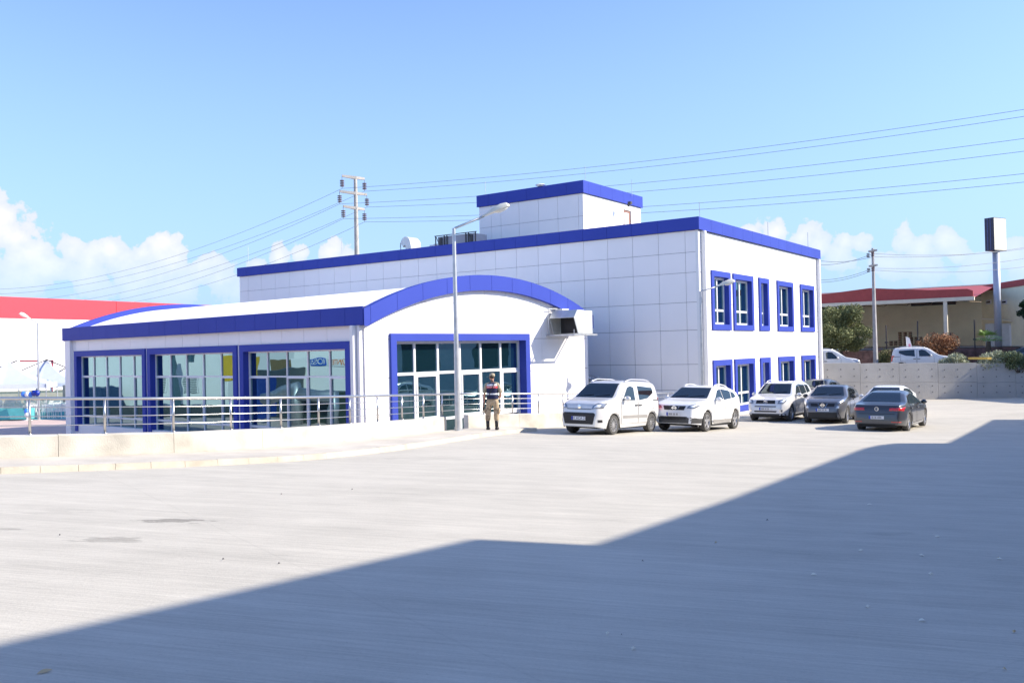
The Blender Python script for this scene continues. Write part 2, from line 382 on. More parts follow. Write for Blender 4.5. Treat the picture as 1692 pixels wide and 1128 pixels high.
def conc_wall(path, label, zlow=-2.3):
    root = thing('low_wall', label, 'wall', (path[0][0], path[0][1], 0)); inv = Matrix.Translation(-Vector((path[0][0], path[0][1], 0)))
    p = smooth_path(resample(path, .45), 2); q = offs(p, .26)
    seg = 5; i = 0; k = 0
    while i < len(p)-1:
        j = min(i+seg, len(p)-1); m_ = MB(); n = j-i+1; V = []
        for t in range(i, j+1):
            zt = yh(*p[t]) + WH + rnd.uniform(-.004,.004)
            P0, P1 = Vector((*p[t],0)), Vector((*q[t],0))
            if t == i and i: d = (Vector((*p[t+1],0))-P0).normalized()*.008; P0 += d; P1 += d
            V += [(P0.x,P0.y,zlow),(P0.x,P0.y,zt-.02),(P0.x*.92+P1.x*.08,P0.y*.92+P1.y*.08,zt),(P1.x,P1.y,zt),(P1.x,P1.y,zlow)]
        Fc = [(a*5+b, a*5+(b+1)%5, (a+1)*5+(b+1)%5, (a+1)*5+b) for a in range(n-1) for b in range(5)] + [(0,1,2,3,4), tuple((n-1)*5+b for b in range(5))[::-1]]
        m_.add([inv @ Vector(v) for v in V], Fc); m_.build('wall_segment', WC, root); i = j; k += 1
    return p, q
p1, q1 = conc_wall(W1, 'low pale concrete wall curving along the left of the yard, ending by the lamp post')
p2, q2 = conc_wall(W2, 'low pale concrete wall behind the standing soldier and the parked silver van')
KP = [(-60,-6.2),(-30,4.2),(-17,10.2),(-12.2,13.1),(-8.66,14.97),(-6.1,16.5),(-4.2,18.1),(-2.75,20.9),(-1.5,24.6),(-.55,27.3),(.1,28.6),(.8,29.7)]
kp = smooth_path(resample(KP, .6), 3)
# sidewalk surface between kerb and wall
wl = [x for x in p1] + p2[:14]
def nearest(pt, L): return min(L, key=lambda a: (a[0]-pt[0])**2 + (a[1]-pt[1])**2)
V = []; Fc = []
KI = offs(kp, .13)
for i, a in enumerate(KI):
    b = nearest(a, [(x+.01, y) for x, y in wl]); V += [(a[0],a[1],yh(*a)+.098), (b[0],b[1],yh(*b)+.10)]
for i in range(len(KI)-1): Fc.append((2*i, 2*i+2, 2*i+3, 2*i+1))
SW = mat('sidewalk_concrete', (.54, .50, .43), .92, var=.12, scale=1.2, bump=.4, bscale=18, spec=.15)
tag(MB().add(V, Fc).build('sidewalk', SW), kind='structure')
mb = MB()
for i in range(len(kp)-1):
    a, b = Vector((*kp[i],0)), Vector((*kp[i+1],0)); c_, d_ = Vector((*KI[i],0)), Vector((*KI[i+1],0)); t = (b-a).normalized()*.003
    a2, b2, c2, d2 = a+t, b-t, c_+t, d_-t; zz = rnd.uniform(-.004,.004)
    P = [(q.x, q.y, yh(q.x,q.y)+h) for h in (-.1, .11+zz) for q in (a2, b2, d2, c2)]
    P[4] = (P[4][0]*.7+P[7][0]*.3, P[4][1]*.7+P[7][1]*.3, P[4][2]); P[5] = (P[5][0]*.7+P[6][0]*.3, P[5][1]*.7+P[6][1]*.3, P[5][2])
    mb.add(P, [(0,3,2,1),(4,5,6,7),(0,1,5,4),(1,2,6,5),(2,3,7,6),(3,0,4,7)])
tag(mb.build('kerb', mat('kerb_stone', (.54, .49, .40), .92, var=.2, scale=2.2, bump=.4, bscale=30, spec=.15)), kind='structure')
# railing
def railing(path, label, s0=0., step=1.32, group=None):
    root = thing('railing', label, 'railing', (path[0][0], path[0][1], 0)); o0 = Vector((path[0][0], path[0][1], 0))
    L = [0.]
    for a, b in zip(path, path[1:]): L.append(L[-1] + math.hypot(b[0]-a[0], b[1]-a[1]))
    def P(s, h):
        s = min(max(s, 0), L[-1]-1e-6)
        for i in range(len(L)-1):
            if L[i] <= s <= L[i+1]:
                u = (s-L[i])/(L[i+1]-L[i]); x = path[i][0]+(path[i+1][0]-path[i][0])*u; y = path[i][1]+(path[i+1][1]-path[i][1])*u
                return Vector((x, y, yh(x, y)+WH+h)) - o0
    ss = [s0 + .5*k for k in range(int((L[-1]-s0)/.5)+1)] + [L[-1]]
    MB().tube([P(s, .70) for s in ss], .03, 8).build('top_rail', STEEL, root, True)
    for h in (.18, .355, .53): MB().tube([P(s, h) for s in ss], .011, 6).build('lower_rail', STEEL, root, True)
    s = s0 + .3
    while s < L[-1]:
        a, b = P(s, -.01), P(s, .69)
        MB().tube([a, b], .026, 8).lathe([(.055,.0),(.055,.012),(.0,.012)], (a.x, a.y, a.z+.01), 10).build('post', STEEL, root, True); s += step
    return root
mid1 = offs(p1, .13); mid2 = offs(p2, .13)
k0 = next(i for i, q in enumerate(mid1) if q[0] > -19)
railing(mid1[k0:] + resample([mid1[-1], mid2[0]], .5)[1:-1] + mid2, 'stainless steel railing with three thin bars on the curved low wall')
# retaining wall at the back of the yard
root = thing('retaining_wall', 'tall grey cast concrete wall with tie holes behind the parked cars', 'wall', ab(-8,0,-1.7))
RW = mat('retaining_concrete', (.47, .45, .415), .9, var=.10, scale=.8, bump=.4, bscale=15, spec=.2)
inv = Matrix.Translation(-Vector(ab(-8,0,-1.7)))
u = -8.; mbh = MB()
while u < 28:
    for (z0, z1) in ((-2.4,-.72),(-.71,.50)):
        g = MB(); P = [Vector(ab(uu, vv, zz-.023*u)) for zz in (z0, z1) for uu, vv in ((u+.006,0),(u+2.49,0),(u+2.49,.28),(u+.006,.28))]
        g.add([inv @ p for p in P], [(0,3,2,1),(4,5,6,7),(0,1,5,4),(1,2,6,5),(2,3,7,6),(3,0,4,7)]); g.build('wall_panel', RW, root)
    for uu in (.4, 1.25, 2.1):
        for zz in (-1.3, -.9, -.3, .15): c = inv @ Vector(ab(u+uu, -.004, zz-.023*u-.05)); mbh.obox(c, (.035,.006,.035), (WD, WN, Z))
    u += 2.5
mbh.build('tie_holes', mat('tie_hole_grey', (.17,.165,.16), .9), root)['kind'] = 'stuff'
# ---------------------------------------------------------------- main building
RZB = math.atan2(B.y, B.x)
MC = (8.4748, 40.0)
LX, LY = 18.55, 32.2
ZT, ZF, ZB0 = 7.57, 7.0, -1.75
mainb = thing('office_building', 'large two storey white panelled building with dark blue parapet and rooftop block', 'building', (MC[0], MC[1], 0), RZB)
rows = [ZB0, -1.47, -.24, .94, 2.49, 3.75, 5.10, 6.02, ZF]
uw = [(1.37,3.70),(4.07,6.83),(7.68,9.2),(10.55,13.3),(14.65,17.35)]
wins = [(a, b, 2.49, 5.27) for a, b in uw] + [(a-.03, b-.03, -1.5 if i in (1, 2) else -1.5, 1.09) for i, (a, b) in enumerate(uw)]
# right facade: y = 0 plane, left facade: x = 0 plane
def panels(root, name, mp, S0, S1, cols, rws, holes, m_, gap=.017, proud=.0, thick=.03):
    g = MB()
    cs = sorted(set([S0] + [c for c in cols if S0 < c < S1] + [S1]))
    for a, b in zip(cs, cs[1:]):
        for c, d in zip(rws, rws[1:]):
            for r in sub_rects((a, b, c, d), holes):
                g.box(mp(r[0]+(gap/2 if r[0]==a else 0), -proud, r[2]+(gap/2 if r[2]==c else 0)), mp(r[1]-(gap/2 if r[1]==b else 0), thick-proud, r[3]-(gap/2 if r[3]==d else 0)))
    return g.build(name, m_, root)
def backing(root, mp, S0, S1, z0, z1, holes, m_=JOINT, d0=.03, d1=.3, name='wall_core'):
    g = MB()
    for r in sub_rects((S0, S1, z0, z1), holes): g.box(mp(r[0], d0, r[2]), mp(r[1], d1, r[3]))
    return g.build(name, m_, root)
mpR = lambda s, d, z: (s, d, z)
mpL = lambda s, d, z: (d, s, z)
colsR = [.62 + 1.35*k for k in range(14)]; colsL = [.62 + 1.335*k for k in range(24)]
panels(mainb, 'wall_panels', mpR, 0., LX, colsR, rows, wins, PANEL)
backing(mainb, mpR, .03, LX, ZB0, ZF, wins)
panels(mainb, 'wall_panels', mpL, .031, LY, colsL, rows, [], PANEL)
backing(mainb, mpL, .31, LY, ZB0, ZF, [])
g = MB(); g.box((LX-.02, .32, ZB0), (LX, LY, ZF)); g.box((.32, LY-.02, ZB0), (LX-.021, LY, ZF)); g.build('rear_wall', PANEL, mainb)
def fascia(root, mp, S0, S1, z0, z1, off, cols, m_=BLUE, th=.5):
    g = MB(); cs = sorted([S0] + [c for c in cols if S0+.1 < c < S1-.1] + [S1])
    for a, b in zip(cs, cs[1:]): g.box(mp(a+(.006 if a > S0 else 0), -off, z0), mp(b-(.006 if b < S1 else 0), -off+.03, z1))
    g.build('parapet_cladding', m_, root)
    MB().box(mp(S0+.04, -off+.03, z0+.01), mp(S1-.04, -off+th, z1-.02)).build('parapet_core', BLUEJ, root)
    return g
fascia(mainb, mpR, -.12, LX+.1, ZF, ZT, .12, [1.3+1.35*k for k in range(14)])
fascia(mainb, mpL, -.088, LY+.1, ZF, ZT, .12, [1.93+1.335*k for k in range(24)])
MB().box((-.08,-.08,ZT-.02),(.4,LY,ZT+.015)).box((.401,-.08,ZT-.02),(LX+.05,.4,ZT+.015)).build('parapet_capping', BLUE, mainb)
MB().box((.4,.4,6.3),(LX-.05,LY-.05,6.6)).build('roof', mat('roof_membrane',(.4,.4,.4),.9,var=.15), mainb)
# plinth strip
MB().box((.0,-.012,-1.68),(LX,-.002,-1.50)).build('plinth', PANEL, mainb)
def window(root, mp, s0, s1, z0, z1, fw, vcols, hrows, dep=.32, mull=.07, bottom=True, parts=None, proud=.10, opening=(), deep=.06):
    """blue surround with reveal; white frame and glass as sub-parts. vcols/hrows are fractions"""
    g = MB(); zi = z0 + (fw if bottom else 0)
    g.box(mp(s0, -proud, z1-fw), mp(s1, dep+.1, z1))
    if bottom: g.box(mp(s0, -proud, z0), mp(s1, dep+.1, zi))
    g.box(mp(s0, -proud, zi), mp(s0+fw, dep+.1, z1-fw)); g.box(mp(s1-fw, -proud, zi), mp(s1, dep+.1, z1-fw))
    W = g.build('window', BLUE, root)
    a, b, c, d = s0+fw, s1-fw, zi, z1-fw
    f = MB(); e = mull
    f.box(mp(a, dep-deep/2, d-e), mp(b, dep+deep/2, d)); f.box(mp(a, dep-deep/2, c), mp(b, dep+deep/2, c+e))
    f.box(mp(a, dep-deep/2, c+e), mp(a+e, dep+deep/2, d-e)); f.box(mp(b-e, dep-deep/2, c+e), mp(b, dep+deep/2, d-e))
    hz_ = [c+e] + [c + (d-c)*h for h in hrows] + [d-e]
    for h in hz_[1:-1]: f.box(mp(a+e, dep-deep/2+.004, h-e/2), mp(b-e, dep+deep/2-.004, h+e/2))
    vz = [a] + [a + (b-a)*v for v in vcols] + [b]
    for v in vz[1:-1]:
        for k in range(len(hz_)-1):
            lo = hz_[k] + (e/2 if k else 0); hi = hz_[k+1] - (e/2 if k < len(hz_)-2 else 0)
            f.box(mp(v-e/2, dep-deep/2+.008, lo), mp(v+e/2, dep+deep/2-.008, hi))
    for (ci, ri) in opening:                        # opening sashes: an inner thicker frame
        sa, sb = vz[ci]+e*.5, vz[ci+1]-e*.5; za, zb = hz_[ri]+e*.5, hz_[ri+1]-e*.5; t = e*.75
        y0, y1 = dep-deep/2-.015, dep+.03
        f.box(mp(sa,y0,za),mp(sb,y1,za+t)); f.box(mp(sa,y0,zb-t),mp(sb,y1,zb)); f.box(mp(sa,y0,za+t),mp(sa+t,y1,zb-t)); f.box(mp(sb-t,y0,za+t),mp(sb,y1,zb-t))
    f.build('window_frame', WFRAME, W)
    p = MB(); p.box(mp(a+.01, dep+.02, c+.01), mp(b-.01, dep+.03, d-.01)); p.build('pane', GLASS, W)
    k = MB(); k.box(mp(a, dep+.12, c-.1), mp(b, dep+.14, d+.1)); 
    return W
for i, (a, b) in enumerate(uw):
    wide = b-a > 2
    window(mainb, mpR, a, b, 2.49, 5.27, .27, (.5,) if wide else (), (.30,), dep=.2, mull=.10, proud=.07)
    window(mainb, mpR, a-.03, b-.03, -1.5, 1.09, .27, (.5,) if wide else (), (.30,), dep=.2, mull=.10, proud=.07)
# downpipes
def pipe(root, x, y, z0, z1, w=.16): MB().box((x-w/2,y-w/2,z0),(x+w/2,y+w/2,z1)).build('downpipe', WFRAME, root, bevel=.02)
pipe(mainb, .42, -.11, ZB0, ZF-.02, .2); pipe(mainb, LX-.35, -.11, ZB0, ZF-.02, .2)
MB().box((-.012,-.02,ZB0),(-.002,.12,ZF)).build('corner_trim', WFRAME, mainb)
# rooftop block
def toloc(P, o, rz): return Matrix.Rotation(-rz, 4, 'Z') @ (Vector(P) - Vector((*o[:2], 0)))
pc = toloc(at(967,500,49), MC, RZB); bx, by = pc.x, pc.y
BW, BD, BZ0, BZ1, BZF = 7.0, 7.2, 6.5, 11.05, 10.36
blk = [(0,0)]
mq = lambda s, d, z: (bx+s, by+d, z)
mq2 = lambda s, d, z: (bx+d, by+s, z)
r2 = [BZ0, 7.6, 9.1, BZF]
door = [(4.75,5.7,6.5,10.02)]
panels(mainb, 'wall_panels', mq, 0, BW, [.3+1.35*k for k in range(7)], r2, door, PANEL)
backing(mainb, mq, .03, BW, BZ0, BZF, door)
panels(mainb, 'wall_panels', mq2, .031, BD, [.3,1.65,2.95,4.3,5.6,6.3], r2, [], PANEL)
backing(mainb, mq2, .31, BD, BZ0, BZF, [])
MB().box((bx+BW-.02,by+.31,BZ0),(bx+BW,by+BD,BZF)).box((bx+.31,by+BD-.02,BZ0),(bx+BW-.021,by+BD,BZF)).build('rear_wall', PANEL, mainb)
fascia(mainb, mq, -.1, BW+.1, BZF, BZ1, .1, [.5+1.35*k for k in range(7)])
fascia(mainb, mq2, -.068, BD+.1, BZF, BZ1, .1, [1.0+1.35*k for k in range(7)])
MB().box((bx-.05,by-.05,BZ1-.02),(bx+BW+.05,by+BD+.05,BZ1+.012)).build('parapet_capping', BLUE, mainb)
d = MB().box((bx+4.75,by+.05,6.6),(bx+5.7,by+.1,10.0)).build('door', mat('brown_door_frame',(.25,.13,.10),.6), mainb)
MB().box((bx+4.92,by+.03,6.6),(bx+5.45,by+.049,9.85)).build('door_leaf', WFRAME, d)
# lightning rods, roof machines
for (px, py, dd) in ((410,425,56.5),(565,410,54.0),(802,318,52.5),(967,292,49.2),(1044,315,52.2),(1156,352,40.4),(1269,385,48.0),(1335,402,53.0)):
    dd += 1.2; P = toloc(at(px, py, dd), MC, RZB); zt = at(px, py-18, dd).z; zb = at(px, py+9, dd).z
    MB().tube([(P.x,P.y,zb),(P.x,P.y,zt)], .014, 5).build('lightning_rod', GALV, mainb)
def roofthing(px, py, dd): return at(px, py, dd)
P = at(678, 412, 55); t = thing('curved_roof_vent', 'curved galvanised vent hood on the roof of the large building', 'vent', (P.x, P.y, 6.62), rad(-40))
arc = [(-.45 + .0,0,1.62-.25)] 
pts = [(.45,0,0),(.45,0,1.0)] + [(.45-.5+.5*math.cos(a), 0, 1.0+.55*math.sin(a)) for a in [rad(k) for k in (20,45,70,90,115,140,160)]]
hh = at(678, 392, 55).z - 6.62 - .62
g = MB()
prof = [(.5,0,-.2),(.5,0,hh)] + [(.5*math.cos(rad(a)), 0, hh+.62*math.sin(rad(a))) for a in range(15, 150, 15)] + [(-.42,0,hh+.28)]
inn = [(-.02,0,hh-.05)]
ring = [Vector((x,-.42,z)) for x,_,z in prof]; 
cin = [Vector((.02,-.42,-.2)), Vector((.02,-.42,hh))] + [Vector((.12*math.cos(rad(a))-.08,-.42,hh+.10*math.sin(rad(a)))) for a in range(15,150,15)] + [Vector((-.2,-.42,hh-.02))]
V = []; Fc = []; n = len(ring)
for a, b in zip(ring, cin): V += [a, b, a+Vector((0,.84,0)), b+Vector((0,.84,0))]
for i in range(n-1):
    k = 4*i; Fc += [(k,k+4,k+5,k+1),(k+2,k+3,k+7,k+6),(k,k+2,k+6,k+4),(k+1,k+5,k+7,k+3)]
g.add(V, Fc + [(0,1,3,2)]); g.build('duct', mat('zinc_sheet',(.72,.72,.7),.35,.3), t)
MB().box((-.47,-.4,hh-.4),(-.44,-.36,hh+.3)).tube([(-.5,-.4,hh+.05),(-.3,-.4,hh+.3)],.02).tube([(-.45,-.4,-.2),(-.45,-.4,hh+.3)],.02,6).build('hood_stay', GALV, t)
P = at(764, 404, 52)
t = thing('rooftop_condenser', 'grey air conditioning plant with lattice frame on the large roof', 'air conditioner', (P.x, P.y, 6.62), RZB)
hz2 = at(757, 389, 52).z - 6.62
MB().box((-.6,-1.35,0),(.6,1.35,hz2-.04)).build('casing', mat('plant_casing',(.42,.42,.46),.6), t)
g = MB()
for y in (-1.5,-1.0,-.8,.6,.8,1.45): g.box((-.68,y,0),(-.63,y+.05,hz2))
g.box((-.69,-1.55,hz2),(-.62,1.55,hz2+.04)); g.tube([(-.66,-1.5,.6),(-.66,-1.0,hz2)],.02,5).tube([(-.66,.8,.6),(-.66,1.45,hz2)],.02,5).box((-.67,-1.25,.9),(-.61,-1.1,hz2-.12)).box((-.67,1.0,.9),(-.61,1.2,hz2-.1)); g.build('frame', DARKM, t)

P = at(722, 404, 53.5)
t = thing('condenser_unit', 'small pale condenser box at the left end of the roof plant', 'air conditioner', (P.x, P.y, 6.62), RZB)
MB().box((-.3,-.35,0),(.3,.35,hz2-.35)).build('casing', PANEL, t, bevel=.02); MB().lathe([(.2,0),(.2,.04),(0,.04)], (0,0,hz2-.35), 14).build('fan_grille', DARKM, t)
P = at(893, 309, 50.5)
t = thing('roof_dome_vent', 'small white vent cap on top of the rooftop block', 'vent', (P.x, P.y, BZ1+.01), 0)
hv = max(.1, at(893,307,50.5).z - BZ1)
MB().lathe([(.18,0),(.18,hv*.6),(.3,hv*.6),(.25,hv),(0,hv+.06)], (0,0,0), 14).build('cap', ROOFW, t)
P = at(1037, 336, 51.9); t = thing('wall_lamp', 'small dark wall lamp above the rooftop door', 'lamp', P, RZB)
MB().box((-.1,-.25,-.08),(.1,-.05,.08)).box((-.03,-.1,-.2),(.03,.0,-.0)).build('lamp_body', DARKM, t, bevel=.01)
# ---------------------------------------------------------------- glass hall
A2 = Vector((-.7705,.6374,0)); B2 = Vector((.6374,.7705,0)); RZH = math.atan2(B2.y, B2.x)
HC = (-5.0266, 30.2195); HW, HL = 13.3, 22.3; HB = -2.25
hall = thing('glass_hall', 'single storey white hall with arched roof, blue trim and big glazed bays', 'building', (HC[0], HC[1], 0), RZH)
# arch: centre and radius in facade plane (s, z)
AX = HW/2
def arch(s, top=True):
    r, zc = (16.2, -11.48) if top else (16.0, -11.88)
    return zc + math.sqrt(r*r - (s-AX)**2)
fr = [(1.15, 8.95, -1.55, 2.42)]
rh = [HB, -1.6, -.45, .87, 2.22]
colsF = [0.0, 1.2, 2.45, 3.74, 5.0, 6.24, 7.54, 8.77, 9.87, 11.1, 12.3]
panels(hall, 'wall_panels', mpR, 0., HW, colsF[1:], rh, fr, PANEL)
g = MB(); cs = colsF + [HW]                           # panels under the arch
for a, b in zip(cs, cs[1:]):
    for (z0, z1) in ((2.22+.006, 3.58), (3.592, 9)):
        a_, b_ = a+.006, b-.006
        n = 6; top = [(a_+(b_-a_)*k/n, min(z1, arch(a_+(b_-a_)*k/n, False)+.05)) for k in range(n+1)]
        if max(t[1] for t in top) <= z0: continue
        top = [(s, max(z, z0+.001)) for s, z in top]
        hole = fr[0]
        zz = z0
        if z0 < hole[3] and a >= hole[0]-.1 and b <= hole[1]+.1: zz = hole[3]
        g.poly([(a_,0,zz),(b_,0,zz)] + [(s,0,z) for s, z in top[::-1]], (0,.03,0))
g.build('wall_panels', PANEL, hall)
backing(hall, mpR, .03, HW-.03, HB, 2.6, fr)
g = MB(); n = 16; g.poly([(.03,.031,2.6)] + [(HW-.03,.031,2.6)] + [(.03+(HW-.06)*k/n,.031,arch(.03+(HW-.06)*k/n,False)) for k in range(n,-1,-1)], (0,.25,0)); g.build('gable_core', JOINT, hall)
lw = [(.67,7.3),(7.5,14.42),(14.62,21.5)]
lholes = [(a, b, -1.75, 2.17) for a, b in lw]
colsH = [.66+1.32*k for k in range(5)] + [7.4] + [7.5+1.36*k for k in range(1,5)] + [14.45, 14.62] + [14.62+1.37*k for k in range(1,5)] + [21.5]
panels(hall, 'wall_panels', mpL, .031, HL, colsH, [HB,-1.75,2.17,2.72], lholes, PANEL)
backing(hall, mpL, .31, HL, HB, 2.72, lholes)
g = MB(); g.box((HW-.02,.3,HB),(HW,HL,2.7)); g.box((.3,HL-.3,HB),(HW-.021,HL-.28,2.7)); g.build('rear_wall', PANEL, hall)
n=24; MB().poly([(.0,HL-.05,2.6),(HW,HL-.05,2.6)] + [(HW*k/n,HL-.05,arch(HW*k/n,False)) for k in range(n,-1,-1)], (0,.04,0)).build('rear_gable', PANEL, hall)
# corner pilasters and downpipes
MB().box((-.16,.06,HB),(-.002,.5,2.7)).build('corner_trim', PANEL, hall); MB().box((-.16,HL-.55,HB),(-.002,HL,2.7)).build('corner_trim', PANEL, hall)
pipe(hall, -.26, .28, HB, 2.7, .16)
# arched fascias (front, rear) as segmented blue bands
def arch_band(y0, y1, nm='arch_fascia'):
    g = MB(); bounds = [-.18, .12] + [1.36+1.27*k for k in range(10)] + [HW+.18]
    for a, b in zip(bounds, bounds[1:]):
        a_, b_ = a+.007, b-.007; n = 6; ss = [a_+(b_-a_)*k/n for k in range(n+1)]
        tp = [(s, arch(min(max(s,0),HW)) + (.0 if 0 <= s <= HW else -.02)) for s in ss]; bt = [(s, arch(min(max(s,0),HW), False)) for s in ss]
        g.poly([(s,y0,z) for s, z in bt] + [(s,y0,z) for s, z in tp[::-1]], (0,y1-y0,0))
    return g.build(nm, BLUE, hall)
arch_band(-.22, -.19)
g = MB(); ss = [-.12+(HW+.24)*k/40 for k in range(41)]
for y0, y1 in ((-.19,.12),(HL-.1,HL+.2)):
    MB().poly([(s,y0,arch(min(max(s,0),HW),False)+.012) for s in ss] + [(s,y0,arch(min(max(s,0),HW))-.012) for s in ss[::-1]], (0,y1-y0,0)).build('arch_core', BLUE, hall)
MB().box((-.20,-.22,2.72),(-.14,HL+.22,2.725)).build('eave_drip', BLUEJ, hall)
g = MB(); cs = [-.188]+[.75+1.32*k for k in range(16)]+[HL+.2]
for a, b in zip(cs, cs[1:]): g.box((-.20,a+.007,2.70),(-.165,b-.007,3.34))
g.build('eave_fascia', BLUE, hall)
MB().box((-.165,-.15,2.72),(.12,HL+.15,3.32)).build('eave_core', BLUEJ, hall)
g = MB(); cs = [HW+.2]; g.box((HW+.02,-.15,2.70),(HW+.2,HL+.2,3.33)); g.build('eave_fascia', BLUE, hall)
# roof: corrugated arched sheet
V = []; Fc = []; ny = 360; nxr = 26
for j in range(ny+1):
    y = .1 + (HL-.2)*j/ny; rp = .035 if (j % 4) in (1, 2) else 0
    for i in range(nxr+1):
        s = .08+(HW-.16)*i/nxr; V.append((s, y, arch(s)-.30+rp))
for j in range(ny):
    for i in range(nxr): a = j*(nxr+1)+i; Fc.append((a, a+1, a+nxr+2, a+nxr+1))
MB().add(V, Fc).build('roof', ROOFW, hall)
# glazed bays
for k, (a, b) in enumerate(lw):
    window(hall, mpL, a, b, -1.75 if k else -1.75, 2.17, .26, (.19,.395,.60,.80), (.135,.315,.70) if False else (.20,.735), dep=.2, mull=.055, proud=.08, bottom=False, opening=((0,1),(2,1),(4,1)) if k != 1 else ((0,1),(2,1),(4,1)))
window(hall, mpR, 1.15, 8.95, -1.55, 2.42, .27, (1/6,2/6,3/6,4/6,5/6), (.09+.12,.68), dep=.3, mull=.10, proud=.09, bottom=False, opening=((1,1),(3,1),(5,1)))
# plinth strips under the side windows
g = MB()
for a, b in lw: g.box((-.03,a+.27,HB),(.40,b-.27,-1.42))
g.build('plinth', PANEL, hall)
# air handling unit on the hall front
o = Vector((HC[0],HC[1],0)) + B2*11.0 ; t = thing('air_cooler', 'galvanised evaporative cooler with open hood on a bracket at the hall gable', 'air cooler', (o.x, o.y, 2.36), RZH)
zc0 = 0.02; SH = mat('cooler_sheet',(.62,.64,.62),.38,.45,var=.1,scale=3)
# local: x along facade (right), -y outwards.
MB().box((-.05,-1.35,zc0),(1.1,-.15,zc0+1.05)).build('casing', SH, t, bevel=.02)
g = MB(); y0, y1 = -1.45, -.2
def hood(t_):
    V = [(-1.15,y0,zc0+.72),(-.06,y0,zc0+1.05),(-.06,y0,zc0+.02),(-.75,y0,zc0+.02),(-1.15,y1,zc0+.72),(-.06,y1,zc0+1.05),(-.06,y1,zc0+.02),(-.75,y1,zc0+.02),(-.8,y0,zc0+1.05),(-.8,y1,zc0+1.05)]
    return V
V = hood(0)
g.add(V, [(0,3,2,1,8),(4,9,5,6,7),(8,1,5,9),(0,8,9,4),(1,2,6,5)]); hd = g.build('intake_hood', SH, t); q = hd.modifiers.new('thick','SOLIDIFY'); q.thickness = .03; q.offset = 1
MB().box((-.12,y0+.06,zc0+.05),(-.08,y1-.05,zc0+.95)).lathe([(.36,0),(.36,-.06),(.1,-.1),(0,-.1)], (-.13,-.8,zc0+.5), 18, 'x').build('fan', DARKIN, t)
g = MB()
for y in (-1.5,-.12): g.box((-1.25,y,zc0-.07),(1.3,y+.05,zc0))
for x in (-1.2,-.05,1.2): g.box((x,-1.5,zc0-.075),(x+.05,.0,zc0-.012))
t.scale = (.68, 1, .95)
g.tube([(-1.2,-.15,zc0),(-1.2,-.15,zc0+1.15)],.02,6).tube([(-1.2,-.15,zc0+1.15),(.2,-.15,zc0+1.2)],.02,6).tube([(-1.2,-1.48,zc0),(-1.2,-1.48,zc0+.2)],.02,6)
g.build('bracket', GALV, t)
g = MB()
for k in range(7): g.box((.5,-1.362,zc0+.18+k*.06),(.9,-1.352,zc0+.205+k*.06))
g.build('louvre', mat('cream_louvre',(.8,.72,.62),.6), t)
MB().box((-.6,-.6,zc0+1.06),(.1,-.2,zc0+1.16)).build('air_duct', SH, t, bevel=.02)
# ---------------------------------------------------------------- street lamps
def lamp_post(name, label, base, h, arm, dirv, r=.075, group=None):
    t = thing(name, label, 'street lamp', base, 0, group)
    d = Vector((dirv[0], dirv[1], 0)).normalized(); al, rise = arm
    MB().tube([(0,0,0),(0,0,1.2),(0,0,h)], [r*1.25, r*1.15, r*.72], 12).build('pole', GALV, t, 'auto')
    MB().lathe([(.17,0),(.17,.02),(.0,.02)], (0,0,0), 4).lathe([(r*1.5,.02),(r*1.5,.12),(r,.12)], (0,0,0), 12).build('base_plate', GALV, t)
    e = d*al + Vector((0,0,h+rise))
    MB().tube([Vector((0,0,h-.06)), Vector((0,0,h)) + d*.03, e], r*.5, 8).build('arm', GALV, t, True)
    ax = (e - Vector((0,0,h))).normalized(); sd_ = ax.cross(Z).normalized(); up = sd_.cross(ax)
    L = (.34 + 5*r*.9)*1.35
    g = MB(); V = []; Fc = []; prof = [(0,.06,.06),(.18,.08,.08),(.42,.15,.14),(.72,.19,.18),(.92,.17,.15),(1.0,.08,.07)]
    for u, wd, hh_ in prof:
        c = e + ax*(L*u-.05)
        for k in range(10):
            a = math.pi*k/9; V.append(c + sd_*wd*math.cos(a) + up*(hh_*math.sin(a)-.01))
    for i in range(len(prof)-1):
        for k in range(9): Fc.append((i*10+k, i*10+k+1, (i+1)*10+k+1, (i+1)*10+k))
        Fc.append((i*10+9, i*10, (i+1)*10, (i+1)*10+9))
    Fc += [tuple(range(10)), tuple(range(50,60))]
    hd = g.add(V, Fc).build('lamp_head', LAMPG, t, 'auto')
    MB().ell(e + ax*(L*.68-.05) - up*.015, (L*.24,.12,.07), M=Matrix((ax, sd_, up)).transposed()).build('lens', LENS, hd, True)
    return t
def lamp_px(name, label, px, ybase, ytop, d, headpx, heady, z=None, r=.075, hd_d=0):
    Pb = at(px, ybase, d); Pt = at(px-5*0, ytop, d); Ph = at(headpx, heady, d+hd_d)
    b = Vector((Pb.x, Pb.y, Pb.z if z is None else z)); dv = Ph - Vector((Pb.x, Pb.y, Pt.z)); 
    return lamp_post(name, label, b, Pt.z-b.z, (Vector((dv.x,dv.y)).length, dv.z), (dv.x, dv.y), r)
Pl = onyard(757, 716)
lamp_px('street_lamp', 'tall grey street lamp on the kerb to the left of the soldier', 757, 716, 377, Pl.y-.15, 800, 357, z=yh(Pl.x,Pl.y)+.1, r=.074)
P = at(1163,640,38.9); lamp_px('street_lamp', 'street lamp with pale head beside the corner of the large building', 1161, 640, 481, 38.9, 1186, 473, z=-1.63, r=.06)
lamp_px('street_lamp', 'slim street lamp on the plaza in front of the red and white building', 64.5, 690, 533, 57, 50, 527, z=GZ, r=.06)
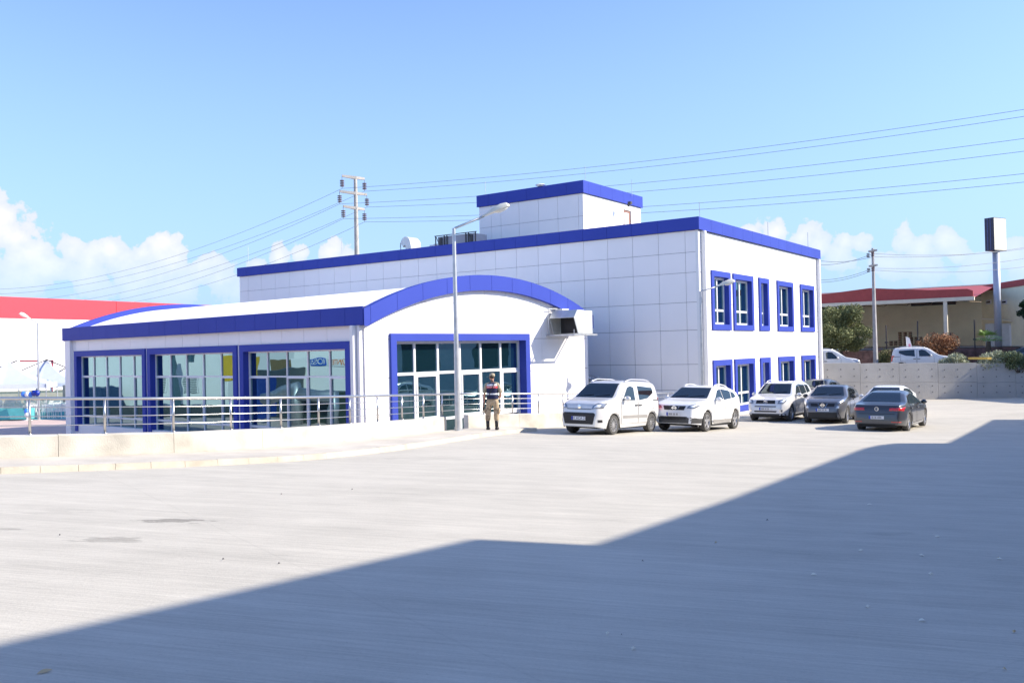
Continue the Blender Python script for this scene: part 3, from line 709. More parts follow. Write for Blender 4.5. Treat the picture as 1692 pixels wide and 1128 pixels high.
# ---------------------------------------------------------------- cars
def lerp(L, x):
    if x <= L[0][0]: return L[0][1]
    for (a, b), (c, d) in zip(L, L[1:]):
        if x <= c: return b + (d-b)*(x-a)/(c-a)
    return L[-1][1]
def paint(name, col, metal=.0, rough=.35): return mat(name, col, rough, metal, var=.03, coat=.7)
PLATE = mat('plate_white', (.72,.72,.74), .5); PLATEB = mat('plate_blue', (.02,.06,.45), .5); INK = mat('plate_ink', (.03,.03,.03), .6)
def make_car(S, name, label, loc, head, pmat, category='car', group=None, detail=True):
    """local frame: x from nose (0) backwards to L, y to the car's left... origin moved to centre of wheelbase on the ground"""
    L, W, R = S['L'], S['W'], S['R']; xf, xr = S['xf'], S['xr']; x0 = (xf+xr)/2
    rz = math.atan2(-head[1], -head[0])            # local +x points to the rear
    root = thing(name, label, category, loc, rz, group)
    top, belt = S['top'], S['belt']; sill = S['sill']; Ra = R*1.13; sm = .045
    def ft(x): return sum(lerp(top, x+k*sm) for k in (-1,-.5,0,.5,1))/5
    def plan(x):
        a, b = S['pf'], S['pr']; v = 1
        if x < a[0]: v = a[1] + (1-a[1])*math.sin(math.pi/2*max(x,0)/a[0])**.75
        y = L-x
        if y < b[0]: v = b[1] + (1-b[1])*math.sin(math.pi/2*max(y,0)/b[0])**.75
        return v*W/2
    def fb(x):
        z = lerp(sill, x)
        for xc in (xf, xr):
            q = Ra*Ra - (x-xc)**2
            if q > 0: z = max(z, R + math.sqrt(q))
        return z
    xs = set(round(L*k/90, 4) for k in range(91))
    for xc in (xf, xr):
        z0 = lerp(sill, xc); hw = math.sqrt(max(Ra*Ra-(R-z0)**2, .01))
        xs -= {x for x in xs if abs(x-xc) < hw+.03}
        xs |= {round(xc+hw*s, 4) for s in (-1,1)} | {round(xc - hw*1.001, 4), round(xc+hw*1.001, 4)} | {round(xc+hw*math.cos(math.pi*k/14), 4) for k in range(15)}
    xs = sorted(x for x in xs if 0 <= x <= L)
    tum = S.get('tum', .30)
    def sect(x):
        w, zt, zl = plan(x), ft(x), fb(x); zb = lerp(belt, x); shc = min(zb, zt-.09); shc = max(shc, zl+.02)
        zlow = lerp(sill, x); P = []
        for fy, fz in ((.955,0),(.985,.2),(1,.42),(1.0,.62),(.985,.84),(.962,1.0)):
            z = zlow + (shc-zlow)*fz; z = max(z, zl + (shc-zl)*fz*.35 if z < zl else z); P.append((w*fy, min(z, shc)))
        P[0] = (P[0][0], zl)
        h = zt - shc; ins = tum*max(h-.09,0); e = w*.962
        P += [(e-ins*.33-.012, shc+h*.30), (e-ins*.62-.02, shc+h*.58), (e-ins*.9-.035, shc+h*.80), (e-ins-.085, shc+h*.92), (e-ins-.2, shc+h*.975), ((e-ins)*.5, zt-.006), (0, zt)]
        return P
    V = []; Fc = []; n = 13; m_ = 2*n-1
    for x in xs:
        P = sect(x); row = [(x-x0, -y, z) for y, z in P] + [(x-x0, y, z) for y, z in P[-2::-1]]; V += row
    for i in range(len(xs)-1):
        for k in range(m_-1): Fc.append((i*m_+k, i*m_+k+1, (i+1)*m_+k+1, (i+1)*m_+k))
    Fc.append(tuple(range(m_))); Fc.append(tuple((len(xs)-1)*m_+k for k in range(m_)))
    b = MB().add(V, Fc); body = b.build('body', pmat, root, 'auto')
    bv = BVHTree.FromPolygons([Vector(v) for v in b.v], b.f)
    def patch(poly, side, m2, nm, par, eps=.008, nr=8, nc=10, sym=False):
        if sym: return [patch1(poly, side, m2, nm, par if not isinstance(par, list) else par[i], eps, nr, nc, sg) for i, sg in enumerate((1, -1))]
        return patch1(poly, side, m2, nm, par, eps, nr, nc, 1)
    def patch1(poly, side, m2, nm, par, eps, nr, nc, sg):
        g = MB()
        zs = [p[1] for p in poly]; z0, z1 = min(zs), max(zs)
        for sgn in (sg,):
            V = []; okall = True
            for j in range(nr+1):
                z = z0 + (z1-z0)*(j/nr); z = min(max(z, z0+1e-4), z1-1e-4); xi = []
                for (a, b_), (c, d_) in zip(poly, poly[1:]+poly[:1]):
                    if (b_-z)*(d_-z) <= 0 and b_ != d_: xi.append(a+(c-a)*(z-b_)/(d_-b_))
                if not xi: continue
                lo, hi = min(xi), max(xi)
                for i in range(nc+1):
                    q = lo+(hi-lo)*i/nc
                    if side == 'side': o_, d0 = Vector((q-x0, 3*sgn, z)), Vector((0,-sgn,0))
                    elif side == 'front': o_, d0 = Vector((-x0-2, q*sgn, z)), Vector((1,0,0))
                    else: o_, d0 = Vector((L-x0+2, q*sgn, z)), Vector((-1,0,0))
                    h_ = bv.ray_cast(o_, d0)
                    if h_[0] is None: okall = False; h_ = (bv.find_nearest(o_+d0*1.5)[0], -d0)
                    nn_ = Vector(h_[1]); nn_ = nn_ if nn_.dot(d0) < 0 else -nn_
                    V.append(h_[0] - d0*eps*.6 + nn_*eps*.6)
            rws_ = len(V)//(nc+1)
            g.add(V, [(j*(nc+1)+i, j*(nc+1)+i+1, (j+1)*(nc+1)+i+1, (j+1)*(nc+1)+i) for j in range(rws_-1) for i in range(nc)])
        return g.build(nm, m2, par, True, fix=False)
    # underbody and wheel wells
    MB().box((.25-x0,-W*.33,.2),(L-.25-x0,W*.33,.62)).box((xf+Ra+.05-x0,-W*.45,.18),(xr-Ra-.05-x0,W*.45,.4)).box((xf-.4-x0,-W*.34,.3),(xf+.4-x0,W*.34,.85)).box((xr-.4-x0,-W*.34,.3),(xr+.4-x0,W*.34,.85)).build('underbody', BLACK, root)
    # wheels
    tw = S.get('tw', .205)
    for xc in (xf, xr):
        for sy in (-1, 1):
            yo = sy*(W/2-.035); yi = yo - sy*tw; r = R
            ty = MB().lathe([(r*.66,yi),(r*.95,yi),(r,yi+sy*.03),(r,yo-sy*.03),(r*.955,yo),(r*.72,yo+sy*.004),(r*.66,yo-sy*.015)], (xc-x0,0,r), 28, 'y', True).build('wheel', RUBBER, root, 'auto')
            g = MB(); yf = yo-sy*.02
            g.lathe([(r*.69,yo-sy*.008),(r*.64,yo-sy*.01),(r*.60,yf-sy*.05)], (xc-x0,0,r), 28, 'y'); g.lathe([(r*.16,yf-sy*.02),(r*.14,yf),(0.001,yf+sy*.002)], (xc-x0,0,r), 14, 'y')
            ns = S.get('spokes', 5)
            for k in range(ns):
                a = 2*math.pi*k/ns + .3; dr = Vector((math.cos(a),0,math.sin(a))); tt = Vector((-math.sin(a),0,math.cos(a))); wd = r*S.get('spw', .11)
                g.obox(Vector((xc-x0,yf-sy*.018,r))+dr*r*.38, (r*.25, wd*.75, .014), (dr, tt, Vector((0,1,0))))
            rm = g.build('rim', ALLOY, ty, 'auto')
            MB().lathe([(r*.62,yf-sy*.07),(0.001,yf-sy*.07)], (xc-x0,0,r), 20, 'y').build('brake_disc', S.get('hub', DARKM), ty)
    P = lambda L_: [tuple(p) for p in L_]
    # doors with seams
    for dpoly in S['doors']:
        cx_ = sum(p[0] for p in dpoly)/len(dpoly); cz = sum(p[1] for p in dpoly)/len(dpoly)
        big = [(cx_+(x-cx_)*(1+.012/abs(x-cx_)) if abs(x-cx_) > .01 else x, cz+(z-cz)*(1+.010/abs(z-cz)) if abs(z-cz) > .01 else z) for x, z in dpoly]
        dd_ = patch(dpoly, 'side', pmat, 'door', root, .007, 14, 12, True)
        patch(big, 'side', DARKM, 'seam', dd_, .0035, 14, 12, True)
    for hx, hz_ in S['handles']:
        for sy in (-1,1):
            h_ = bv.ray_cast(Vector((hx-x0, 3*sy, hz_)), Vector((0,-sy,0)))
            y = h_[0].y; MB().box((hx-x0-.09, y, hz_-.02), (hx-x0+.09, y+sy*.045, hz_+.02)).build('handle', S.get('hmat', pmat), root, bevel=.012)
    for k, wp in enumerate(S['sidewin']): patch(wp, 'side', CGLASS, 'side_window', root, .012, 8, 14, True)
    patch(S['wind'], 'front', CGLASS, 'windshield', root, .012, 10, 16)
    patch(S['rear'], 'rear', CGLASS, 'rear_window', root, .012, 8, 14)
    for hp in S['hl']:
        cx_ = sum(a for a, _ in hp)/len(hp); cz = sum(b_ for _, b_ in hp)/len(hp)
        inn = [(cx_+(a-cx_)*.5, cz+(b_-cz)*.5) for a, b_ in hp]
        for sg in (1, -1):
            h_ = patch([(a*sg, b_) for a, b_ in hp], 'front', HLAMP, 'headlight', root, .012, 6, 8)
            patch([(a*sg, b_) for a, b_ in inn], 'front', REFL, 'reflector', h_, .018, 5, 6)
    for hp in S['tl']: patch(hp, 'rear', RLAMP, 'tail_light', root, .012, 6, 8); patch([(-a, b_) for a, b_ in hp], 'rear', RLAMP, 'tail_light', root, .012, 6, 8)
    for (nm, sd_, poly, m2, sym) in S.get('extra', ()): patch(poly, sd_, m2, nm, root, .010, 8, 12, sym)
    # mirrors
    mx, mz = S['mirror']; mc = S.get('mirc', pmat)
    for sy in (-1, 1):
        y = W/2*.97; g = MB().ell((mx-x0, sy*(y+.12), mz), (.075,.11,.085), 12, 8).box((mx-x0-.02, sy*(y-.06), mz-.06), (mx-x0+.03, sy*(y+.08), mz-.03)); mo = g.build('mirror', mc, root, True)
        MB().ell((mx-x0+.03, sy*(y+.12), mz), (.052,.088,.066), 12, 8).build('mirror_glass', CGLASS, mo, True)
    # plates
    def plate(sd_, z, txt):
        s_ = 1 if sd_ == 'rear' else -1; h_ = [bv.ray_cast(Vector(((L-x0+2) if s_ > 0 else -x0-2, yy, z)), Vector((-s_,0,0)))[0] for yy in (-.24,0,.24)]
        x = max(q.x*s_ for q in h_ if q)*s_ + s_*.012
        pl = MB().box((x,-.26,z-.056),(x+s_*.012,.26,z+.056)).build('number_plate', PLATE, root); xx = x+s_*.013
        MB().box((xx,.20,z-.055),(xx+s_*.002,.259,z+.055)).build('plate_band', PLATEB, pl) if s_ < 0 else MB().box((xx,-.259,z-.055),(xx+.002,-.20,z+.055)).build('plate_band', PLATEB, pl)
        if txt:
            Rm = Matrix(((0,0,s_,xx+s_*.002),(s_,0,0,.03*s_),(0,1,0,z),(0,0,0,1)))
            text_mesh(txt, .115, 'plate_text', INK, pl, Rm, .001)
        else:
            g = MB(); yy = -.16
            for wd in (.035,.035,0,.035,.035,0,.035,.035,.035,.035):
                if wd: g.box((xx,yy,z-.034),(xx+s_*.002,yy+wd*.72,z+.034))
                yy += wd if wd else .03
            g.build('plate_marks', mat('blurred_plate_ink',(.25,.25,.26),.7), pl)
    if 'pf_z' in S: plate('front', S['pf_z'], S.get('txt'))
    if 'pr_z' in S: plate('rear', S['pr_z'], None)
    if S.get('rails'):
        xa, xb, yy, mt = S['rails']
        for sy in (-1,1):
            pts = []
            for k in range(13):
                u = k/12; x = xa+(xb-xa)*u; z = ft(x)-.05 + .055*min(1, 5*min(u,1-u)) ; pts.append((x-x0, sy*yy, z+.03))
            MB().tube(pts, .02, 8).build('roof_rail', mt, root, True)
    if S.get('emblem'):
        sd_, z, kind = S['emblem']; s_ = 1 if sd_ == 'rear' else -1
        h_ = bv.ray_cast(Vector(((L-x0+2) if s_ > 0 else -x0-2, 0, z)), Vector((-s_,0,0)))[0]; x = h_.x + s_*.02; g = MB()
        if kind == 'ring_bar': g.lathe([(.075,x-.01),(.075,x+.012*s_),(.055,x+.012*s_),(.055,x-.01)], (0,0,z), 24, 'x', True); g.box((x,-.10,z-.016),(x+s_*.014,.10,z+.016))
        elif kind == 'disc': g.lathe([(.062,x-.01),(.062,x+.01*s_),(0.001,x+.014*s_)], (0,0,z), 20, 'x')
        elif kind == 'ovals':
            for (ra_, rb_, zo) in ((.085,.055,0),(.028,.05,0),(.05,.018,.025)):
                n2 = 20; g.tube([(x+s_*.006, ra_*math.cos(2*math.pi*k/n2), z+zo+rb_*math.sin(2*math.pi*k/n2)) for k in range(n2+1)], .008, 5)
        elif kind == 'ring_vee':
            g.lathe([(.07,x-.01),(.07,x+.012*s_),(.058,x+.012*s_),(.058,x-.01)], (0,0,z), 24, 'x', True)
            g.tube([(x+s_*.008,-.028,z+.05),(x+s_*.008,0,z),(x+s_*.008,.028,z+.05)],.006,5).tube([(x+s_*.008,-.05,z+.02),(x+s_*.008,-.02,z-.05),(x+s_*.008,0,z-.01),(x+s_*.008,.02,z-.05),(x+s_*.008,.05,z+.02)],.006,5)
        g.build('emblem', CHROME, root)
    # wipers
    g = MB()
    for (a, b_) in ((.55,.05),(-.05,-.55)):
        z = min(p[1] for p in S['wind'])+.03
        q = [bv.ray_cast(Vector((-x0-2, a+(b_-a)*k/4, z+.05*k/4)), Vector((1,0,0)))[0] for k in range(5)]
        if all(q): g.tube([p_+Vector((-.02,0,.01)) for p_ in q], .008, 5)
    if g.v: g.build('wiper', BLACK, root)
    return root
SILVER = paint('silver_paint', (.72,.715,.70), .25, .32); WHITEP = paint('white_paint', (.78,.78,.77)); GREYP = paint('dark_grey_paint', (.075,.075,.08), .5, .28)
GREY2 = paint('graphite_paint', (.15,.15,.16), .5, .28); SILV2 = paint('pale_silver_paint', (.72,.72,.72), .25, .3)
DKTRIM = mat('grey_trim', (.06,.06,.06), .6); MIDTRIM = mat('grey_door_strip', (.28,.27,.26), .6)
VAN = dict(L=3.96, W=1.72, R=.315, xf=.80, xr=3.31, tum=.20, pf=(.75,.70), pr=(.4,.86), spokes=12, spw=.055,
    top=[(0,.52),(.02,.84),(.08,.97),(.30,1.06),(.78,1.14),(.95,1.20),(1.45,1.60),(1.68,1.70),(2.2,1.73),(3.3,1.72),(3.7,1.68),(3.85,1.45),(3.93,1.0),(3.96,.6)],
    belt=[(0,.8),(1.0,1.05),(3.96,1.10)], sill=[(0,.26),(.4,.20),(3.4,.24),(3.96,.34)],
    doors=[[(1.22,.34),(2.28,.34),(2.28,1.02),(2.25,1.62),(1.75,1.60),(1.22,1.08)], [(2.33,.34),(2.95,.34),(3.05,.75),(3.35,.80),(3.35,1.05),(3.3,1.62),(2.33,1.62)]],
    handles=[(2.18,.92),(2.44,.92)], hmat=DKTRIM,
    sidewin=[[(1.33,1.08),(2.14,1.08),(2.17,1.50),(1.98,1.55),(1.78,1.52)], [(2.42,1.08),(2.95,1.12),(3.45,1.32),(3.42,1.50),(2.44,1.55)]],
    wind=[(-.70,1.17),(.70,1.17),(.58,1.62),(-.58,1.62)], rear=[(-.60,1.15),(.60,1.15),(.54,1.55),(-.54,1.55)],
    hl=[[(.45,.80),(.74,.82),(.78,1.0),(.60,1.0),(.48,.90)]], tl=[[(.68,.75),(.8,.75),(.8,1.15),(.7,1.15)]],
    extra=[('grille','front',[(-.52,.34),(.52,.34),(.60,.66),(.54,.70),(-.54,.70),(-.60,.66)],BLACK,False), ('bonnet_gap','front',[(-.44,.80),(.44,.80),(.44,.822),(-.44,.822)],DARKM,False),
           ('fog_lamp','front',[(.66,.40),(.74,.40),(.74,.48),(.66,.48)],BLACK,True), ('side_strip','side',[(1.28,.50),(2.92,.50),(2.90,.60),(1.28,.60)],MIDTRIM,True),
           ('door_rail','side',[(3.38,1.06),(3.9,1.06),(3.9,1.09),(3.38,1.09)],DARKM,True)],
    mirror=(1.42,1.14), pf_z=.52, txt='01 ACA 21', rails=(1.75,3.45,.64,mat('rail_silver',(.7,.7,.7),.3,.5)), emblem=('front',.88,'disc'))
SUV1 = dict(L=4.33, W=1.79, R=.35, xf=.90, xr=3.53, tum=.38, pf=(.85,.66), pr=(.6,.78), spokes=5, spw=.16,
    top=[(0,.52),(.03,.80),(.12,.93),(.5,1.03),(1.10,1.10),(1.32,1.18),(1.95,1.52),(2.2,1.58),(2.8,1.59),(3.5,1.52),(3.9,1.40),(4.12,1.10),(4.28,.95),(4.33,.6)],
    belt=[(0,.85),(1.1,1.00),(3.3,1.08),(4.33,1.12)], sill=[(0,.28),(.5,.24),(3.7,.27),(4.33,.38)],
    doors=[[(1.42,.40),(2.42,.40),(2.42,1.5),(2.0,1.45),(1.42,1.06)], [(2.47,.40),(3.05,.40),(3.18,.72),(3.35,.85),(3.4,1.1),(3.2,1.44),(2.47,1.5)]],
    handles=[(2.28,.93),(3.15,.97)],
    sidewin=[[(1.55,1.06),(2.38,1.08),(2.38,1.46),(2.12,1.43)], [(2.45,1.08),(3.12,1.11),(3.22,1.40),(2.45,1.46)], [(3.18,1.12),(3.62,1.18),(3.55,1.31),(3.28,1.38)]],
    wind=[(-.70,1.14),(.70,1.14),(.57,1.50),(-.57,1.50)], rear=[(-.55,1.15),(.55,1.15),(.48,1.42),(-.48,1.42)],
    hl=[[(.46,.80),(.70,.80),(.80,.90),(.82,.97),(.66,.94),(.50,.88)]], tl=[[(.6,.9),(.82,.9),(.8,1.12),(.66,1.1)]],
    extra=[('grille','front',[(-.36,.74),(.36,.74),(.42,.88),(-.42,.88)],BLACK,False), ('lower_bumper','front',[(-.80,.30),(.80,.30),(.82,.46),(.6,.50),(-.6,.50),(-.82,.46)],DKTRIM,False),
           ('air_intake','front',[(-.42,.40),(.42,.40),(.50,.52),(-.50,.52)],BLACK,False),
           ('grille_chrome','front',[(.10,.74),(.13,.74),(.19,.88),(.16,.88)],CHROME,True), ('fog_lamp','front',[(.60,.38),(.70,.38),(.70,.44),(.60,.44)],HLAMP,True),
           ('bumper_side','side',[(.04,.30),(.49,.30),(.50,.46),(.04,.46)],DKTRIM,True), ('sill_trim','side',[(1.30,.27),(3.12,.27),(3.05,.40),(1.38,.40)],MIDTRIM,True)],
    mirror=(1.62,1.10), pf_z=.60, rails=(2.15,3.5,.56,mat('rail_white',(.75,.75,.75),.35,.2)), emblem=('front',.81,'ring_bar'), arch=DKTRIM)
SUV2 = dict(L=4.40, W=1.81, R=.36, xf=.88, xr=3.44, tum=.30, pf=(.7,.74), pr=(.45,.85), spokes=5, spw=.14,
    top=[(0,.55),(.03,.86),(.14,.98),(.6,1.06),(1.12,1.13),(1.30,1.20),(1.85,1.60),(2.1,1.67),(2.8,1.69),(3.7,1.64),(4.0,1.52),(4.2,1.15),(4.36,.95),(4.40,.6)],
    belt=[(0,.88),(1.1,1.02),(4.4,1.12)], sill=[(0,.32),(.5,.28),(3.7,.30),(4.4,.40)],
    doors=[[(1.40,.42),(2.38,.42),(2.38,1.58),(1.98,1.54),(1.40,1.08)], [(2.43,.42),(2.95,.42),(3.12,.78),(3.3,.9),(3.3,1.56),(2.43,1.58)]],
    handles=[(2.24,.98),(3.1,1.0)],
    sidewin=[[(1.52,1.08),(2.34,1.10),(2.34,1.55),(2.02,1.50)], [(2.42,1.10),(3.2,1.12),(3.15,1.54),(2.42,1.56)], [(3.28,1.14),(3.8,1.18),(3.65,1.48),(3.25,1.53)]],
    wind=[(-.71,1.17),(.71,1.17),(.59,1.59),(-.59,1.59)], rear=[(-.58,1.18),(.58,1.18),(.52,1.55),(-.52,1.55)],
    hl=[[(.52,.80),(.74,.80),(.84,.92),(.80,1.00),(.56,.95)]], tl=[[(.66,.9),(.84,.9),(.84,1.25),(.7,1.25)]],
    extra=[('grille','front',[(-.42,.80),(.42,.80),(.40,.94),(-.40,.94)],BLACK,False), ('air_intake','front',[(-.46,.44),(.46,.44),(.50,.50),(-.50,.50)],BLACK,False), ('air_intake','front',[(-.46,.66),(.46,.66),(.46,.70),(-.46,.70)],BLACK,False),
           ('fog_lamp','front',[(.60,.46),(.72,.46),(.72,.55),(.60,.55)],CHROME,True), ('bumper_lip','front',[(-.80,.30),(.80,.30),(.80,.38),(-.80,.38)],DKTRIM,False)],
    mirror=(1.58,1.13), pf_z=.58, rails=(2.1,3.6,.60,mat('rail_silver',(.7,.7,.7),.3,.5)), emblem=('front',.87,'ovals'))
CROSS = dict(L=4.135, W=1.765, R=.345, xf=.83, xr=3.36, tum=.42, pf=(.8,.68), pr=(.55,.80), spokes=5, spw=.16,
    top=[(0,.50),(.03,.78),(.12,.92),(.45,1.03),(.98,1.09),(1.20,1.17),(1.75,1.49),(2.0,1.55),(2.5,1.56),(3.3,1.46),(3.7,1.34),(3.95,1.08),(4.1,.9),(4.135,.6)],
    belt=[(0,.86),(1.0,1.0),(4.135,1.12)], sill=[(0,.28),(.5,.24),(3.5,.27),(4.135,.40)],
    doors=[[(1.32,.40),(2.32,.40),(2.32,1.46),(1.85,1.42),(1.32,1.05)], [(2.37,.40),(2.88,.40),(3.0,.72),(3.2,.88),(3.2,1.35),(2.37,1.46)]],
    handles=[(2.18,.95)],
    sidewin=[[(1.44,1.06),(2.27,1.09),(2.27,1.43),(1.92,1.39)], [(2.34,1.09),(3.0,1.16),(3.05,1.33),(2.34,1.43)]],
    wind=[(-.67,1.13),(.67,1.13),(.54,1.48),(-.54,1.48)], rear=[(-.50,1.14),(.50,1.14),(.44,1.38),(-.44,1.38)],
    hl=[[(.52,.88),(.66,.84),(.80,.94),(.84,1.04),(.74,1.04)], [(.50,.66),(.62,.62),(.70,.68),(.66,.78),(.55,.79)]], tl=[[(.6,.9),(.8,.9),(.78,1.12),(.66,1.08)]],
    extra=[('grille','front',[(-.46,.74),(.46,.74),(.48,.86),(-.48,.86)],BLACK,False), ('lower_bumper','front',[(-.70,.28),(.70,.28),(.62,.50),(-.62,.50)],BLACK,False),
           ('grille_chrome','front',[(.10,.70),(.13,.70),(.20,.86),(.17,.86)],CHROME,True), ('arch_trim','side',[(1.25,.27),(2.95,.27),(2.92,.36),(1.28,.36)],DKTRIM,True)],
    mirror=(1.52,1.10), pf_z=.60, emblem=('front',.79,'ring_bar'), mirc=DKTRIM)
SEDAN = dict(L=4.77, W=1.83, R=.335, xf=.93, xr=3.72, tum=.50, pf=(.8,.66), pr=(.7,.80), spokes=5, spw=.13,
    top=[(0,.50),(.03,.68),(.15,.80),(.6,.90),(1.25,.99),(1.45,1.05),(2.15,1.40),(2.45,1.455),(2.9,1.45),(3.3,1.38),(3.95,1.10),(4.15,1.05),(4.6,1.01),(4.68,.96),(4.75,.72),(4.77,.45)],
    belt=[(0,.72),(1.3,.90),(3.9,.98),(4.77,.92)], sill=[(0,.22),(.5,.19),(4.0,.22),(4.77,.30)],
    doors=[[(1.50,.30),(2.55,.30),(2.55,1.36),(2.2,1.32),(1.50,.96)], [(2.60,.30),(3.2,.30),(3.35,.62),(3.5,.78),(3.55,.98),(3.35,1.28),(2.60,1.36)]],
    handles=[(2.40,.83),(3.42,.85)],
    sidewin=[[(1.62,.95),(2.50,.97),(2.50,1.33),(2.22,1.29)], [(2.58,.97),(3.45,1.00),(3.60,1.06),(3.3,1.26),(2.58,1.33)]],
    wind=[(-.70,1.02),(.70,1.02),(.55,1.37),(-.55,1.37)], rear=[(-.66,1.09),(.66,1.09),(.50,1.385),(-.50,1.385)],
    hl=[[(.5,.62),(.78,.66),(.84,.78),(.55,.74)]], tl=[[(.42,.80),(.86,.78),(.88,.93),(.44,.92)]],
    extra=[('bumper_reflector','rear',[(.50,.39),(.80,.39),(.80,.42),(.50,.42)],RLAMP,True), ('bumper_crease','rear',[(-.60,.685),(.60,.685),(.62,.70),(-.62,.70)],BLACK,False),
           ('lower_bumper','rear',[(-.62,.26),(.62,.26),(.62,.34),(-.62,.34)],BLACK,False), ('sill_trim','side',[(1.35,.24),(3.3,.24),(3.3,.28),(1.35,.28)],CHROME,True),
           ('window_trim','side',[(1.55,.935),(3.6,.985),(3.6,.997),(1.55,.95)],CHROME,True)],
    mirror=(1.70,1.00), pr_z=.56, emblem=('rear',.86,'ring_vee'))
HATCH = dict(SUV1, L=4.1, rails=None, spokes=7); 
def put_car(S, nm, label, wheel_near_front, head, pm, cat='car', near_sy=None, z=None, rear=False):
    """the near front (or rear) wheel's contact point fixes the car"""
    h = Vector((head[0], head[1], 0)).normalized(); x0 = (S['xf']+S['xr'])/2; wb = (S['xr']-S['xf'])/2
    side = Vector((-h.y, h.x, 0))                     # left of the car
    c = Vector((*wheel_near_front, 0)) + (h*wb if rear else -h*wb) + side*near_sy*(S['W']/2-.13)
    zz = yh(c.x, c.y) if z is None else z
    o = make_car(S, nm, label, (c.x, c.y, zz), (h.x, h.y), pm, cat)
    if z is None:
        sl = Vector((-.035 if zz > -1.5 else -.005, -.032 if zz > -1.5 else -.005, 0))
        fx = Vector((-h.x,-h.y,0)); gx = fx.dot(sl); fy = Vector((h.y,-h.x,0)); gy = fy.dot(sl)
        X_ = (fx + Z*gx).normalized(); Y_ = (fy + Z*gy); Zn = X_.cross(Y_).normalized(); Y_ = Zn.cross(X_)
        o.rotation_euler = Matrix((X_, Y_, Zn)).transposed().to_euler()
    return o
# near side of the cars facing us is their left (the view's right)
put_car(VAN, 'small_van', 'silver high roofed small van with black grille and roof rails, beside the soldier', (3.10,28.3), (-.60,-.80), SILVER, 'van', -1)
put_car(SUV1, 'parked_suv', 'white rounded suv with black lower bumper parked by the building corner', (6.60,30.75), (-.57,-.82), WHITEP, 'car', -1)
put_car(SUV2, 'parked_suv', 'pale silver boxy suv parked before the blue framed ground floor windows', (11.92,38.4), (-.56,-.83), SILV2, 'car', -1)
put_car(CROSS, 'compact_crossover', 'dark grey crossover with round lamps facing the camera, next to the saloon', (13.76,36.9), (-.50,-.866), GREY2, 'car', -1)
put_car(SEDAN, 'parked_saloon', 'dark grey saloon seen from behind with red tail lamps', (14.30,32.4), (.58,.81), GREYP, 'car', 1, rear=True)
make_car(SEDAN, 'parked_saloon', 'white car showing only its roof behind the dark grey saloon', (17.1,40.6,-1.68), (-.56,-.83), WHITEP)
make_car(dict(CROSS), 'parked_hatchback', 'dark car mostly hidden between the building corner and the grey crossover', (17.35,50.6,-1.8), (-.575,-.818), GREYP)
AL = at(1000,640,41.2)
VT = dict(VAN); VT['top'] = [(a, b*1.22) for a, b in VAN['top']]
vt = make_car(VAN, 'small_van', 'grey van half hidden in the passage behind the hall, over the silver van roof', (AL.x-.75, AL.y+.6, GZ+.02), (.93,-.38), paint('mid_grey_paint',(.3,.31,.32),.3), 'van'); vt.scale = (1.25,1.15,1.42)
P = at(1520, 590, 62.5); make_car(dict(VAN, txt=None), 'small_van', 'white small van on the upper road behind the tall concrete wall', (P.x, P.y, -.34), (.93,-.36), WHITEP, 'van')
P = at(1368, 590, 60); make_car(dict(VAN, txt=None), 'small_van', 'white van on the upper road partly hidden by the large building', (P.x, P.y, -.34), (.93,-.36), WHITEP, 'van')
P = at(1692, 590, 66); make_car(dict(SEDAN), 'parked_saloon', 'dark car behind the shrubs at the right edge', (P.x, P.y, -.2), (-.93,.36), GREYP)
# ---------------------------------------------------------------- soldier
PP = at(815, 713, 28.35); pz = yh(PP.x, PP.y)+.105
SKIN = mat('skin', (.50,.27,.19), .55, var=.08, scale=12); KHAKI = None
def camo(name, c1, c2, c3, s=9):
    m_ = bpy.data.materials.new(name); m_.use_nodes = True; t = m_.node_tree; b = t.nodes['Principled BSDF']; b.inputs['Roughness'].default_value = .9
    c = t.nodes.new('ShaderNodeTexCoord'); n = t.nodes.new('ShaderNodeTexNoise'); n.inputs['Scale'].default_value = s; n.inputs['Detail'].default_value = 3; t.links.new(c.outputs['Object'], n.inputs['Vector'])
    r = t.nodes.new('ShaderNodeValToRGB'); r.color_ramp.interpolation = 'CONSTANT'; r.color_ramp.elements[0].color = (*c1,1); r.color_ramp.elements[1].position = .47; r.color_ramp.elements[1].color = (*c2,1)
    e = r.color_ramp.elements.new(.57); e.color = (*c3,1); t.links.new(n.outputs[0], r.inputs[0]); t.links.new(r.outputs[0], b.inputs['Base Color'])
    n2 = t.nodes.new('ShaderNodeTexNoise'); n2.inputs['Scale'].default_value = 22; t.links.new(c.outputs['Object'], n2.inputs['Vector']); bp = t.nodes.new('ShaderNodeBump'); bp.inputs['Strength'].default_value = .6; bp.inputs['Distance'].default_value = .03; t.links.new(n2.outputs[0], bp.inputs['Height']); t.links.new(bp.outputs[0], b.inputs['Normal'])
    return m_
CAMO = camo('desert_camouflage', (.40,.30,.19), (.48,.37,.25), (.27,.20,.13)); CAMO2 = camo('field_shirt', (.34,.29,.20), (.42,.36,.26), (.24,.21,.14), 12)
NAVY = mat('navy_vest', (.012,.016,.06), .85, var=.1); WHT = mat('reflective_white', (.78,.78,.8), .5); REDV = mat('vest_red', (.62,.05,.06), .7); BOOT = mat('black_boot', (.015,.014,.014), .5)
ps = thing('person', 'person in camouflage trousers, navy vest and cap standing with back turned on the kerb', 'person', (PP.x, PP.y, pz), rad(-8))
